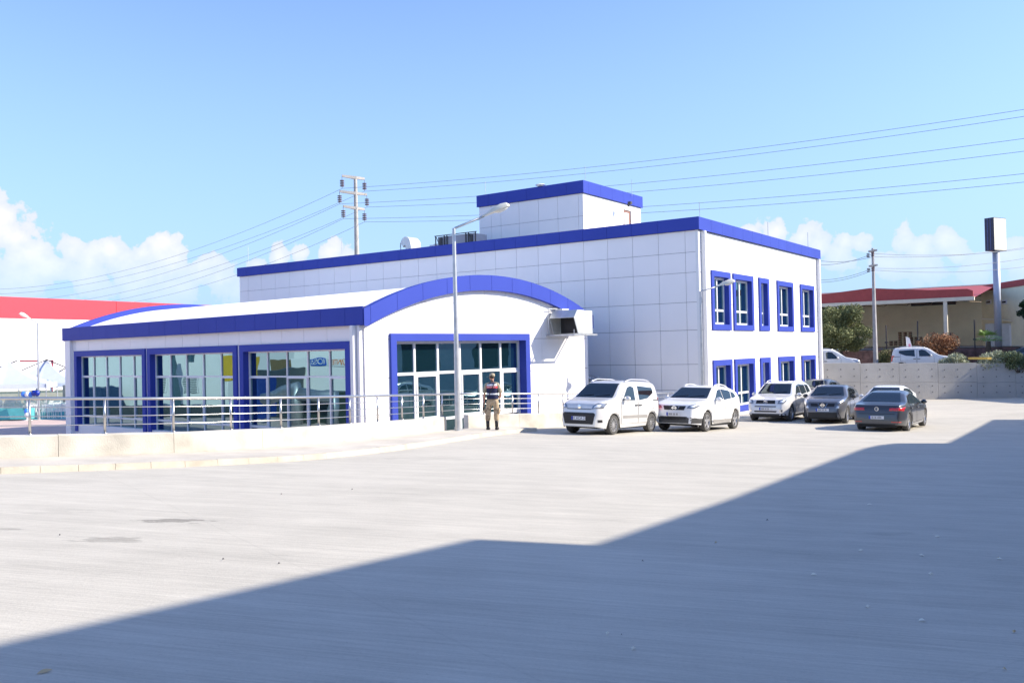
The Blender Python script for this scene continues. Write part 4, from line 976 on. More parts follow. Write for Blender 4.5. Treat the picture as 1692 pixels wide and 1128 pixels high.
def skin_mesh(name, chains, m_, parent, sub=2, extra=None):
    verts = []; rads = []; edges = []
    for ch in chains:
        prev = None
        for p in ch:
            if isinstance(p, int): idx = p
            else: verts.append(p[:3]); rads.append((p[3], p[4] if len(p) > 4 else p[3])); idx = len(verts)-1
            if prev is not None: edges.append((prev, idx))
            prev = idx
    me = bpy.data.meshes.new(name); me.from_pydata(verts, edges, []); me.materials.append(m_)
    o = bpy.data.objects.new(name, me); COL.objects.link(o)
    sk = o.modifiers.new('skin', 'SKIN'); sk.use_smooth_shade = True
    if not me.skin_vertices: bpy.context.view_layer.objects.active = o
    for i, r in enumerate(rads): me.skin_vertices[0].data[i].radius = r
    me.skin_vertices[0].data[0].use_root = True
    s = o.modifiers.new('sub', 'SUBSURF'); s.levels = sub; s.render_levels = sub
    dg = bpy.context.evaluated_depsgraph_get(); dg.update(); me2 = bpy.data.meshes.new_from_object(o.evaluated_get(dg))
    o.modifiers.clear(); o.data = me2; me2.name = name
    if not len(me2.materials): me2.materials.append(m_)
    for p in me2.polygons: p.use_smooth = True
    o.parent = parent; return o
# local: person faces +y; x to his right is +x in the picture (seen from behind)
LF, RF = (-.17,.0), (.10,.03)
bodyv = [(0,0,.98,.09,.07),(0,.0,1.12,.11,.08),(0,.0,1.28,.14,.095),(0,-.005,1.42,.12,.08),(0,.0,1.50,.05,.05),(-.005,.015,1.57,.048,.05),(-.005,.025,1.62,.068,.082),(-.005,.03,1.69,.074,.092),(-.005,.03,1.755,.055,.07)]
armL = [3,(-.15,0,1.435,.058),(-.21,0,1.38,.052),(-.245,-.01,1.22,.045),(-.26,-.005,1.11,.042),(-.275,.03,.97,.034),(-.285,.06,.85,.025),(-.288,.075,.79,.03,.018)]
armR = [3,(.15,0,1.435,.058),(.21,0,1.38,.052),(.25,-.01,1.22,.045),(.255,-.005,1.12,.042),(.23,.12,1.04,.034),(.19,.22,1.01,.026),(.17,.27,1.01,.03,.018)]
legL = [0,(-.10,0,.90,.09),(-.13,.01,.70,.075),(-.15,.01,.50,.058),(-.165,-.005,.30,.05),(-.17,-.01,.09,.038),(-.175,.10,.045,.035)]
legR = [0,(.10,0,.90,.09),(.11,.02,.70,.075),(.115,.02,.50,.058),(.115,.01,.30,.05),(.115,.01,.09,.038),(.12,.12,.045,.035)]
body = skin_mesh('body', [bodyv, armL, armR, legL, legR], SKIN, ps)
def hand(c, d, side):
    """five tapered, curled fingers rooted in the palm"""
    c = Vector(c); d = Vector(d).normalized(); across = Vector((0,1,0)) if abs(d.y) < .6 else Vector((0,0,1)); across = (across - d*across.dot(d)).normalized(); nrm = d.cross(across)*side
    g = MB()
    for k, (o_, l) in enumerate(((-.03,.068),(-.010,.078),(.010,.074),(.030,.060))):
        p0 = c + across*o_ ; p1 = p0 + d*l*.45 + nrm*.006; p2 = p1 + d*l*.25 + nrm*.022; p3 = p2 + nrm*.024 - d*.004; g.tube([p0-d*.02, p0, p1, p2, p3], [.010,.0098,.0092,.0086,.007], 7)
    t0 = c - d*.03 - across*.028; g.tube([t0, t0 - across*.02 + d*.02 + nrm*.01, t0 - across*.016 + d*.045 + nrm*.028], [.012,.011,.008], 7)
    g.ell(c - d*.018, (.022,.04,.045), 10, 8)
    return g
hand((-.289,.08,.765), (0,.12,-1), -1).build('hand', SKIN, ps, True); hand((.16,.30,1.01), (-.3,1,0), 1).build('hand', SKIN, ps, True)
# head details: face turned to the picture's left
g = MB().ell((-.082,.045,1.655),(.022,.016,.022),8,6).ell((-.066,.04,1.615),(.02,.028,.02),8,6); g.build('face', SKIN, ps, True)
MB().ell((-.072,.065,1.678),(.010,.012,.007),8,6).ell((-.055,.098,1.675),(.010,.012,.007),8,6).build('eyes', DARKIN, ps, True)
MB().ell((-.072,.058,1.628),(.010,.022,.005),8,6).build('mouth', mat('lips',(.35,.12,.1),.6), ps, True)
MB().ell((.055,-.005,1.655),(.012,.022,.032),8,6).ell((-.062,-.02,1.655),(.010,.02,.03),8,6).build('ear', SKIN, ps, True)
MB().ell((.004,-.004,1.685),(.078,.086,.062),14,8).build('hair', mat('short_dark_hair',(.05,.035,.025),.9,var=.3,scale=60), ps, True)
cp = MB(); cp.lathe([(.082,0),(.090,.02),(.090,.055),(.078,.085),(.045,.102),(.001,.106)], (-.0,.02,1.695), 20); co = cp.build('cap', CAMO2, ps, True)
V = []; 
for k in range(9):
    a = rad(125+ 12*k); 
    V += [(.085*math.cos(a), .02+.085*math.sin(a), 1.705), (.155*math.cos(rad(173)) + .045*math.cos(a), .055+ .085*math.sin(a)*1.0, 1.688)]
bo = MB().add(V, [(2*k, 2*k+1, 2*k+3, 2*k+2) for k in range(8)]).build('cap_brim', CAMO2, co); q = bo.modifiers.new('t','SOLIDIFY'); q.thickness = .006
skin_mesh('shirt', [[(0,0,1.0,.165,.125),(0,0,1.15,.165,.12),(0,0,1.30,.175,.125),(0,0,1.44,.13,.09),(0,.005,1.52,.062,.062)], [3,(-.165,0,1.43,.078),(-.225,-.005,1.33,.072),(-.25,-.01,1.20,.066),(-.255,-.01,1.155,.062)], [3,(.165,0,1.43,.078),(.225,-.005,1.33,.072),(.255,-.01,1.20,.066),(.258,-.008,1.155,.062)]], CAMO2, ps)
skin_mesh('trousers', [[(0,0,1.05,.16,.12),(0,0,.95,.175,.13)], [1,(-.105,0,.86,.115,.12),(-.135,.005,.70,.10),(-.15,.005,.55,.092),(-.158,.0,.42,.092),(-.165,-.005,.32,.085),(-.167,-.005,.27,.062)], [1,(.10,.0,.86,.115,.12),(.11,.015,.70,.10),(.113,.015,.55,.092),(.113,.01,.42,.092),(.115,.005,.32,.085),(.115,.005,.27,.062)]], CAMO, ps)
g = MB()
for sx, xx in ((-1,-.232),(1,.205)): g.ell((xx,.0,.60),(.04,.075,.10),12,8)
g.build('cargo_pocket', CAMO, ps, True)
for (x, y) in ((-.168,-.005),(.115,.008)):
    bt = MB(); bt.tube([(x,y,.34),(x,y,.2),(x,y-.005,.09)], [.062,.056,.054], 12)
    V = []; Fc = []
    for (yy, w_, h_) in ((-.07,.035,.08),(-.05,.047,.10),(.02,.05,.11),(.09,.053,.085),(.17,.048,.065),(.205,.025,.04)):
        V += [(x-w_,y+yy,0),(x-w_,y+yy,h_*.7),(x-w_*.5,y+yy,h_),(x+w_*.5,y+yy,h_),(x+w_,y+yy,h_*.7),(x+w_,y+yy,0)]
    for i in range(5): Fc += [(i*6+k, i*6+(k+1)%6, (i+1)*6+(k+1)%6, (i+1)*6+k) for k in range(6)]
    Fc += [tuple(range(6)), tuple(range(30,36))]; bt.add(V, Fc).build('boot', BOOT, ps, True)
# vest: lofted rings
def ring(z, wx, wy, n=28, yo=0): return [(wx*abs(math.cos(a))**.75*(1 if math.cos(a) >= 0 else -1), yo+wy*abs(math.sin(a))**.8*(1 if math.sin(a) >= 0 else -1), z) for a in [2*math.pi*k/n for k in range(n)]]
lv = [(.98,.176,.138),(1.03,.178,.14),(1.10,.18,.142),(1.14,.178,.14),(1.18,.178,.14),(1.30,.185,.142),(1.325,.186,.142),(1.385,.186,.14),(1.39,.186,.14),(1.43,.18,.13),(1.475,.15,.105),(1.51,.085,.07)]
def loft(z0, z1, grow=0., nm='', m_=None, par=None):
    def at_(z):
        for (a, b, c), (d, e, f_) in zip(lv, lv[1:]):
            if a <= z <= d: u_ = (z-a)/(d-a); return b+(e-b)*u_, c+(f_-c)*u_
        return lv[-1][1:]
    zs = sorted(set([z0, z1] + [l[0] for l in lv if z0 < l[0] < z1])); V = []; Fc = []; n = 28
    for z in zs: wx, wy = at_(z); V += ring(z, wx+grow, wy+grow, n)
    for i in range(len(zs)-1): Fc += [(i*n+k, i*n+(k+1)%n, (i+1)*n+(k+1)%n, (i+1)*n+k) for k in range(n)]
    return MB().add(V, Fc).build(nm, m_, par, True)
vest = loft(.985, 1.51, 0, 'vest', NAVY, ps)
loft(1.40,1.455,.005,'white_stripe',WHT,vest); loft(1.325,1.395,.005,'red_stripe',REDV,vest); loft(1.12,1.165,.005,'white_stripe',WHT,vest)
text_mesh('JANDARMA', .055, 'vest_text', WHT, vest, Matrix(((1,0,0,0),(0,0,1,-.152),(0,1,0,1.36),(0,0,0,1))), .002)
MB().tube([(.10,-.11,1.49),(.06,-.152,1.42),(.0,-.158,1.28),(-.08,-.156,1.12),(-.14,-.13,1.04)], .011, 6).build('sling', BLACK, ps, True)
t = thing('handheld_radio', 'black handheld radio with aerial in the left hand of the soldier', 'radio', (PP.x-.292, PP.y+.12, pz+.69), 0)
MB().box((-.03,-.02,-.08),(.03,.02,.07)).build('radio_body', BLACK, t, bevel=.006); MB().tube([(-.02,0,-.07),(-.09,-.02,-.21)], .006, 6).build('aerial', BLACK, t)
MB().tube([(.0,.0,.07),(.012,-.04,.16)], .02, 8).build('grip', BLACK, t)
# ---------------------------------------------------------------- pylon and wires
PB = at(590, 440, 84); PT = at(584.5, 292, 84)
t = thing('utility_pole', 'tall concrete pole with three crossarms and dark insulators behind the building', 'utility pole', (PB.x, PB.y, GZ), 0)
hT = PT.z - GZ; MB().tube([(0,0,0),(0,0,hT)], [.34,.16], 14).build('pole', CONC, t, 'auto')
wl_, wr_ = [], []
INS = mat('insulator', (.10,.05,.07), .3)
arms = [((565,291),(602,296)),((561,316.5),(606,322)),((567,341),(602,346.5))]
tips = []
for (a, b) in arms:
    Pa, Pb = at(*a, 83.4), at(*b, 84.6); o0 = Vector((PB.x, PB.y, GZ)); mid = Vector((PB.x, PB.y, (Pa.z+Pb.z)/2)) - o0
    g = MB(); pa, pb = Pa-o0, Pb-o0; mid.z = (pa.z+pb.z)/2 - .02
    for e in (pa, pb):
        d_ = (e-mid); ln_ = d_.length; dn_ = d_.normalized(); sdv = dn_.cross(Z).normalized(); upv = sdv.cross(dn_)
        V = []
        for u_, hh_, ww in ((0,.19,.17),(1,.11,.08)):
            c = mid + d_*u_
            V += [c+sdv*ww-upv*hh_*.7, c-sdv*ww-upv*hh_*.7, c-sdv*ww+upv*.12, c+sdv*ww+upv*.12]
        g.add(V, [(0,1,2,3),(4,7,6,5),(0,4,5,1),(1,5,6,2),(2,6,7,3),(3,7,4,0)])
    arm = g.build('crossarm', CONC, t)
    for e in (pa, pb):
        g = MB(); c = e + Vector((0,0,-.15)); g.tube([c+Z*.1, c-Z*1.0], .02, 5)
        for k in range(4): g.lathe([(.05,0),(.21,-.03),(.20,-.10),(.06,-.06)], (c.x,c.y,c.z-.22-k*.17), 12)
        g.build('insulator', INS, arm); tips.append((e, c - Z*1.02 + o0))
def wire(P0, P1, sag, label, r=.017, group='power lines strung from the tall concrete pole'):
    P0, P1 = Vector(P0), Vector(P1); n = 28
    o = MB().tube([P0*(1-u)+P1*u - Z*sag*4*u*(1-u) for u in [k/n for k in range(n+1)]], r, 5).build('power_line', mat('wire', (.2,.22,.25), .6), None)
    tag(o, label, 'power line', group); return o
# right hand wires leave the pole and pass over the buildings towards the right
rt = [(1692,166),(1692,177.5),(1692,214),(1692,235),(1692,272),(1692,286)]
rs_ = [(612,303,79),(617,311,80),(612,328,79),(617,335,80),(612,354,79),(617,360,80)]
lt = [(0,456),(0,466),(0,480),(0,492),(70,491),(110,492)]
order = [tips[0][1], tips[1][1], tips[2][1], tips[3][1], tips[4][1], tips[5][1]]
rows3 = ['topmost','second','third','fourth','fifth','lowest']
for k in range(6):
    e = at(*rt[k], 62); e2 = order[k] + (e-order[k])*1.25
    wire(order[k], e2, 1.0, rows3[k]+' of the six wires running right from the tall concrete pole')
for k, q in enumerate([(0,457,),(0,465),(0,478),(0,490),(40,492),(80,492)]):
    e = at(*q, 118); e2 = order[k] + (e-order[k])*1.2
    wire(order[k], e2, 3.0, rows3[k]+' of the six wires running left from the tall concrete pole')
# second pole on the right
PB2 = at(1447, 600, 63); t = thing('utility_pole', 'slim lattice faced concrete pole behind the tall wall, near the olive tree', 'utility pole', (PB2.x, PB2.y, -.4), 0)
h2 = at(1443, 410, 63).z + .4
g = MB().tube([(0,0,0),(0,0,h2)], [.19,.09], 4)
g.build('pole', mat('weathered_pole',(.34,.33,.33),.85,var=.2,scale=3), t)
for zz in (h2-.25, h2-1.3):
    a_ = MB().box((-.14,-.45,zz),(.14,.45,zz+.12)).build('crossarm', CONC, t); g = MB()
    for y in (-.4,.4):
        for k in range(3): g.lathe([(.03,0),(.12,-.02),(.11,-.07)], (-.18,y,zz-.08-k*.1), 8)
    g.build('insulator', INS, a_)
for k, (y0, y1, y2) in enumerate(((419,437,415),(424,428,412),(443,462,430),(446,466,445))):
    z0 = h2-.4-.5*(k > 1)-(.9 if k > 1 else 0)
    p0 = at(1443, y0, 63); wire(p0, at(1340, y1, 74), .3, ['upper','second','third','lowest'][k]+' wire running left from the slim pole near the olive tree', .016, 'wires of the slim right pole')
    wire(p0, at(1720, y2-8, 70), 0.35, ['upper','second','third','lowest'][k]+' wire running right from the slim pole near the olive tree', .016, 'wires of the slim right pole')
# billboard pole
PB3 = at(1650, 572, 74); zb = 1.2
t = thing('sign_pylon', 'thick grey steel column carrying a blank rectangular sign box', 'sign', (PB3.x, PB3.y, zb), rad(30))
zt = at(1643, 415, 74).z - zb; z2 = at(1643, 361, 74).z - zb
MB().tube([(0,0,0),(0,0,zt+.3)], .27, 20).build('column', mat('sign_column',(.45,.48,.56),.45,.2), t, True)
MB().box((-.87,-.39,zt),(.87,.39,z2)).build('sign_box', mat('sign_box_edge',(.02,.025,.06),.4), t)
bxo = [c for c in t.children if c.name.startswith('sign_box')][0]
MB().box((-.84,-.41,zt+.05),(.84,-.391,z2-.05)).build('sign_face', mat('sign_face_cream',(.72,.68,.55),.5,var=.06,scale=.8), bxo)
MB().box((-.89,-.13,zt+.05),(-.871,-.09,z2-.05)).box((-.89,.12,zt+.05),(-.871,.16,z2-.05)).build('edge_trim', mat('edge_blue',(.10,.14,.35),.4), bxo)
# ---------------------------------------------------------------- warehouse on the right
CREAM = mat('cream_wall', (.90,.87,.64), .85, var=.07, scale=.8); REDR = mat('red_sheet', (.40,.06,.055), .6, var=.08); BEAM = mat('cream_beam', (.74,.66,.52), .7)
C0 = Vector((36.9, 71.6, 0)); RZA = math.atan2(-A.y, -A.x)      # local x: -A (to the right), local y: B (away)
wh = thing('warehouse', 'cream warehouse with dark red roof band and open canopy on posts beyond the yard', 'building', (C0.x, C0.y, 0), RZA)
ze = 5.15
MB().box((-34,-.1,ze-.14),(0.4,.25,ze+.16)).build('canopy_beam', BEAM, wh)
MB().poly([(-34,.1,ze+.17),(0.3,.1,ze+.17),(.3,.1,5.78),(-.1,.1,5.95),(-3,.1,6.02),(-7.6,.1,6.45),(-12.5,.1,6.05),(-34,.1,4.6+ze-4.0)], (0,.15,0)).build('roof_band', REDR, wh)
MB().add([(-34,.25,ze+.1),(.4,.25,ze+.1),(.4,15,7.0),(-34,15,7.0)], [(0,1,2,3)]).build('canopy_roof', REDR, wh)
MB().box((-34,15,1.2),(7,15.3,7.1)).build('rear_wall', CREAM, wh)
for xx, rr in ((-10.3,.10),(-1.75,.14)): MB().box((xx-rr,-.05,1.2),(xx+rr,-.05+2*rr,ze-.14)).build('post', BEAM if rr > .12 else WFRAME, wh)
g = MB()
for xx in range(-33, 1, 2):
    g.tube([(xx,.3,ze-.05),(xx,14.8,ze+.9)], .05, 5); g.tube([(xx,.3,ze-.1),(xx+1,7,ze-.05)], .03, 5).tube([(xx+1,7,ze-.05),(xx,14,ze+.5)], .03, 5)
g.build('roof_truss', mat('truss_brown',(.22,.16,.10),.8), wh)
for xx in (-16.5,-5.2): MB().box((xx-2.0,14.9,5.3),(xx+2.0,14.98,6.0)).build('window', mat('dark_window',(.03,.035,.04),.2), wh)
# wing
tw_ = Vector((.085,.996,0)).normalized(); W0 = at(1597, 560, 88); RZW = math.atan2(tw_.y, tw_.x)
wg = thing('warehouse_wing', 'cream side wing with red roof band to the right of the canopy', 'building', (W0.x, W0.y, 0), RZW)
MB().box((-40,-.3,1.1),(0,0,6.4)).build('wall', CREAM, wg); MB().box((-40,-.35,6.4),(.3,.08,6.95)).build('roof_band', REDR, wg)
MB().box((-.4,.0,1.1),(.3,.25,6.4)).build('corner_post', REDR, wg)
for a_ in ((1629,1638),(1660,1667)):
    for px in a_:
        v = ray(px, 500); k_ = None
        o_ = W0; nrm = Vector((tw_.y,-tw_.x,0)); tt_ = (o_-CAM).dot(nrm)/v.dot(nrm); Pp = CAM+v*tt_; 
    s1 = None
def wx(px, py):
    v = ray(px, py); nrm = Vector((tw_.y,-tw_.x,0)); P_ = CAM + v*((W0-CAM).dot(nrm)/v.dot(nrm)); return (P_-W0).dot(tw_), P_.z
for (xa, xb) in ((1630,1638),(1656,1664)):
    (s0_, z0_), (s1_, z1_) = wx(xa, 503), wx(xb, 495)
    f = MB().box((s0_,.0,z0_),(s1_,.06,z1_)).build('window', WFRAME, wg); MB().box((s0_-.12,.061,z0_+.12),(s1_+.12,.07,z1_-.12)).build('pane', mat('dark_window',(.03,.035,.04),.2), f)
# stone wall and items on the platform
sw = MB(); sw.add([ab(-40,13.6,-.5), ab(120,13.6,-.5), ab(120,13.6,1.16), ab(10,13.6,1.16), ab(-40,13.6,.75), ab(-40,13.9,-.5), ab(120,13.9,-.5), ab(120,13.9,1.16), ab(10,13.9,1.16), ab(-40,13.9,.75)], [(0,1,2,3,4),(5,9,8,7,6),(4,3,8,9),(3,2,7,8)])
tag(sw.build('stone_wall', mat('dark_red_stone',(.16,.09,.08),.95,var=.5,scale=2.5,bump=1,bscale=6)), 'dark red rubble stone wall behind the white van on the upper road', 'wall')
def at_z(px, py, z):
    v = ray(px, py); k_ = (z-CAM.z)/v.z; return CAM + v*k_
def pallets(px, d, w_, h_, label):
    P = at(px, 566, d); zg = 1.45; t = thing('pallet_stack', label, 'pallets', (P.x, P.y, zg), RZA, 'pallet stacks under the canopy'); g = MB(); z = 0
    while z < h_:
        for k in range(3): g.box((-w_/2+k*(w_/2-.05),-.5,z),(-w_/2+.1+k*(w_/2-.05),.5,z+.1))
        g.box((-w_/2,-.5,z+.1),(w_/2,.5,z+.13)); z += .16
    g.build('pallets', mat('pallet_wood',(.24,.12,.07),.9,var=.2,scale=4), t)
pallets(1496, 82, 1.0, 1.15, 'tall stack of reddish wooden pallets under the canopy'); pallets(1514, 82, .9, .75, 'medium stack of wooden pallets right of the tall stack'); pallets(1480, 83, .9, .38, 'low stack of pale wooden pallets left of the tall stack')
P = at(1660, 566, 79); t = thing('kiosk', 'small white hut with lean-to roof next to the sign column', 'hut', (P.x, P.y, 1.25), RZA)
MB().box((-1.5,0,0),(1.4,1.8,2.0)).build('wall', mat('hut_white',(.62,.62,.60),.7), t); MB().add([(-1.8,-.3,2.45),(1.6,-.3,2.0),(1.6,2,2.0),(-1.8,2,2.45),(-1.8,-.3,2.52),(1.6,-.3,2.08),(1.6,2,2.08),(-1.8,2,2.52)], [(0,1,2,3),(4,7,6,5),(0,4,5,1),(1,5,6,2),(2,6,7,3),(3,7,4,0)]).build('roof', BEAM, t)
MB().box((.4,-.03,0),(1.1,-.002,1.8)).build('door', WFRAME, t)
for k, (px, d, h_) in enumerate(((1465,72,2.0),(1517,72,2.3),(1611,72,2.3),(1571,74,1.3))):
    P = at(px, 570, d); t = thing('fence_post', ['thin dark post behind the slim pole','thin dark post right of the tall pallet stack','thin dark post left of the palm','short dark red post at the canopy edge'][k], 'post', (P.x, P.y, 1.15), 0)
    MB().tube([(0,0,0),(0,0,h_)], .05, 6).box((-.1,-.1,h_*.28),(.1,.1,h_*.34)).build('shaft', DARKM, t)
P = at(1499, 590, 63.5); t = thing('feather_flag', 'white and pink feather flag rising behind the white van', 'flag', (P.x, P.y, -.34), 0)
zf = at(1497, 556, 63.5).z + .34
MB().tube([(0,0,0),(0,0,zf-.9),(-.05,0,zf)], .02, 6).build('pole', WFRAME, t)
MB().poly([(0.02,0,zf-1.3),(.38,0,zf-1.3),(.36,0,zf-.7),(.2,0,zf-.1),(0,0,zf)], (0,.01,0)).build('flag_cloth', mat('flag_white',(.75,.72,.74),.8), t)
MB().poly([(.12,-.012,zf-.95),(.28,-.012,zf-.95),(.26,-.012,zf-.55),(.13,-.012,zf-.5)], (0,.008,0)).build('flag_mark', mat('flag_pink',(.6,.2,.3),.8), t)
tag(MB().box((0,0,0),(0.01,.01,.01)).build('yellow_kerb_line', mat('yellow_paint',(.55,.38,.08),.7)), 'yellow painted kerb on the wall top at the right', 'kerb')
yk = bpy.data.objects['yellow_kerb_line']; yk.data.clear_geometry()
pA, pB = at(1600, 599, 56), at(1632, 599, 54.5)
bm_ = MB(); dd_ = (pB-pA).normalized(); nn2 = dd_.cross(Z); V = [pA, pB, pB+nn2*-.3, pA+nn2*-.3]; V = [Vector((q.x,q.y,.57)) for q in V] + [Vector((q.x,q.y,.70)) for q in V]
yk.data.from_pydata([tuple(v) for v in V], [], [(0,3,2,1),(4,5,6,7),(0,1,5,4),(1,2,6,5),(2,3,7,6),(3,0,4,7)])
# ---------------------------------------------------------------- vegetation
def foliage(name, m_, parent, clumps, n, leaf, seed, flat=.0):
    rg = np.random.default_rng(seed); V = []; Fc = []
    w_ = np.array([c[3]**2.2 for c in clumps]); w_ /= w_.sum()
    cnt = rg.multinomial(n, w_)
    for c, k in zip(clumps, cnt):
        u = rg.normal(size=(k,3)); u /= np.linalg.norm(u, axis=1)[:,None]; r = c[3]*rg.random(k)**.42
        P = np.array(c[:3]) + u*r[:,None]*np.array([1,1,c[4] if len(c) > 4 else .8])
        a = rg.normal(size=(k,3)); a /= np.linalg.norm(a,axis=1)[:,None]; b = np.cross(a, rg.normal(size=(k,3))); b /= np.linalg.norm(b,axis=1)[:,None]
        s = leaf*(.6+.8*rg.random(k))[:,None]
        for p, q, r_, ss in zip(P, a, b, s): i = len(V); V += [p-q*ss, p+r_*ss*.45, p+q*ss, p-r_*ss*.45]; Fc.append((i,i+1,i+2,i+3))
    me = bpy.data.meshes.new(name); me.from_pydata([tuple(v) for v in V], [], Fc); me.materials.append(m_)
    o = bpy.data.objects.new(name, me); COL.objects.link(o); o.parent = parent; return o
def leafm(name, c, isl=.45): return mat(name, c, .7, var=.25, scale=.9, island=isl, spec=.3)
OLIVE = leafm('olive_leaves', (.20,.215,.09)); GREENB = leafm('shrub_leaves', (.16,.20,.10)); DKG = leafm('dark_leaves', (.03,.06,.025)); RUST = leafm('rusty_leaves', (.34,.17,.08)); PALE = leafm('pale_shrub_leaves', (.40,.42,.28)); BARK = mat('bark', (.10,.075,.055), .95, var=.2, scale=6)
def tree(name, label, cat, px, d, z, h, cw, m_, n, leaf, seed, trunk=.16, base=.35, group=None, lean=0.):
    P = at(px, 560, d); t = thing(name, label, cat, (P.x, P.y, z), 0, group); rg = random.Random(seed); cl = []
    g = MB(); top = Vector((lean,0,h*base*1.1)); g.tube([(0,0,0),(lean*.5,.05,h*base*.5),top], [trunk, trunk*.8, trunk*.65], 8)
    for k in range(9):
        a = rg.uniform(0, 6.28); rr = cw*rg.uniform(.25,.72); e = Vector((lean+rr*math.cos(a), rr*math.sin(a), h*(base+(1-base)*rg.uniform(.25,.8))))
        g.tube([top, (top+e)/2 + Vector((0,0,.1*h)), e], [trunk*.45, trunk*.28, trunk*.1], 6)
    for k in range(26):
        a = rg.uniform(0, 6.28); rr = cw*math.sqrt(rg.random())*.78; zc = h*(base+.05+(1-base)*rg.uniform(.02,.82)); 
        zz = 1-((zc/h-base-(1-base)*.45)/((1-base)*.62))**2
        cl.append((lean+rr*math.cos(a)*max(.4,zz), rr*math.sin(a)*max(.4,zz), zc, cw*rg.uniform(.16,.34)))
    g.build('trunk', BARK, t, True); foliage('crown', m_, t, cl, n, leaf, seed); return t
tree('olive_tree', 'broad olive green tree with leaning trunk beside the large building', 'tree', 1390, 68, .3, 4.3, 2.6, OLIVE, 17000, .085, 3, .14, .22)
tree('dark_tree', 'dark green bushy tree standing behind the white hut', 'tree', 1655, 84, 1.3, 3.6, 1.5, DKG, 4000, .12, 5, .12, .3)
tree('dark_tree', 'dark leaved branch of a tree entering at the right edge', 'tree', 1706, 70, 1.1, 4.2, 1.0, DKG, 3000, .10, 6, .1, .5)
def bush(label, px, d, z, h, w_, m_, n, seed, name='shrub', group=None):
    P = at(px, 585, d); t = thing(name, label, 'shrub', (P.x, P.y, z), 0, group); rg = random.Random(seed)
    cl = [(rg.uniform(-w_,w_)*.7, rg.uniform(-w_,w_)*.4, h*rg.uniform(.25,.75), h*rg.uniform(.2,.36)) for _ in range(12)]
    g = MB()
    for c in cl: g.tube([(c[0]*.2,c[1]*.2,0), c[:3]], [.03,.012], 5)
    g.build('stem', BARK, t); foliage('leaves', m_, t, cl, n, .07, seed)
bush('rust coloured dry shrub on top of the stone wall right of the white van', 1548, 68, -.3, 3.0, 1.6, RUST, 7000, 11)
bush('pale flowering shrub behind the tall concrete wall, directly right of the white van', 1580, 57.5, -.35, 1.55, 1.1, PALE, 3500, 12)
bush('pale green shrub behind the wall, below the sign column', 1640, 57, -.35, 1.5, 1.1, PALE, 3500, 13)
bush('greener shrub behind the wall at the right edge', 1684, 56.5, -.35, 1.6, 1.2, GREENB, 3500, 14)
bush('narrow upright shrub beside the slim utility pole', 1458, 64, -.35, 1.9, .35, leafm('yellowish_leaves',(.2,.2,.08)), 1500, 15)
bush('small green bush in front of the olive tree on the bank', 1397, 71, 1.1, .9, .8, GREENB, 1500, 16)
# palm
P = at(1633, 585, 66); t = thing('palm_tree', 'small bright green fan palm below the sign column', 'palm', (P.x, P.y, -.3), 0)
MB().tube([(0,0,0),(0,0,1.0),(.05,0,2.0)], [.16,.2,.14], 10).build('trunk', BARK, t, True)
PALM = mat('palm_leaf', (.20,.32,.06), .6, var=.2)
rg = random.Random(4); g = MB()
for k in range(18):
    a = 2*math.pi*k/18 + rg.uniform(-.2,.2); elv = rg.uniform(-.1,1.1); d_ = Vector((math.cos(a)*math.cos(elv), math.sin(a)*math.cos(elv), math.sin(elv))); b0 = Vector((.05,0,2.05)); c = b0 + d_*.55
    g.tube([b0, c], .015, 4); sdv = d_.cross(Z).normalized(); upv = sdv.cross(d_)
    for j in range(-5, 6):
        q = (d_*math.cos(j*.26) + sdv*math.sin(j*.26)).normalized(); e = c + q*.62 - Z*.10; m2 = c + q*.34; wv = q.cross(upv).normalized()*.035; g.add([c, m2+wv, e, m2-wv], [(0,1,2,3)])
g.build('fronds', PALM, t)
# ---------------------------------------------------------------- left background
WB = at(0, 600, 76); RZL = RZB + rad(4.5)
lb = thing('factory_building', 'long white factory wall with wide red band on top at the far left', 'building', (WB.x, WB.y, 0), RZL)
zr1 = at(0,489.6,76).z; zr0 = at(0,525,76).z
REDB = mat('bright_red_sheet', (.62,.035,.06), .5, var=.03)
g = MB()
for k in range(-6, 4): g.box((-.0+k*11.2+.02,-.06,zr0),(11.2+k*11.2-.02,.2,zr1))
g.build('red_band', REDB, lb); MB().box((-70,.0,GZ),(44,.3,zr0)).build('wall', PANEL, lb); MB().box((-70,.3,zr0),(44,30,zr1-.1)).build('roof', ROOFW, lb)
P = at(45, 650, 71); BEIGE = mat('beige_low_wall', (.50,.45,.36), .9, var=.08)
lwz = at(45, 647, 71).z
root = thing('low_wall', 'low beige boundary wall behind the rows of chairs on the plaza', 'wall', (P.x, P.y, GZ), rad(14)); MB().box((-30,0,0),(24,.3,lwz-GZ)).box((-30,-.05,lwz-GZ),(24,.35,lwz-GZ+.1)).build('wall', BEIGE, root)
TENT = mat('tent_fabric', (.50,.55,.66), .7, var=.03)
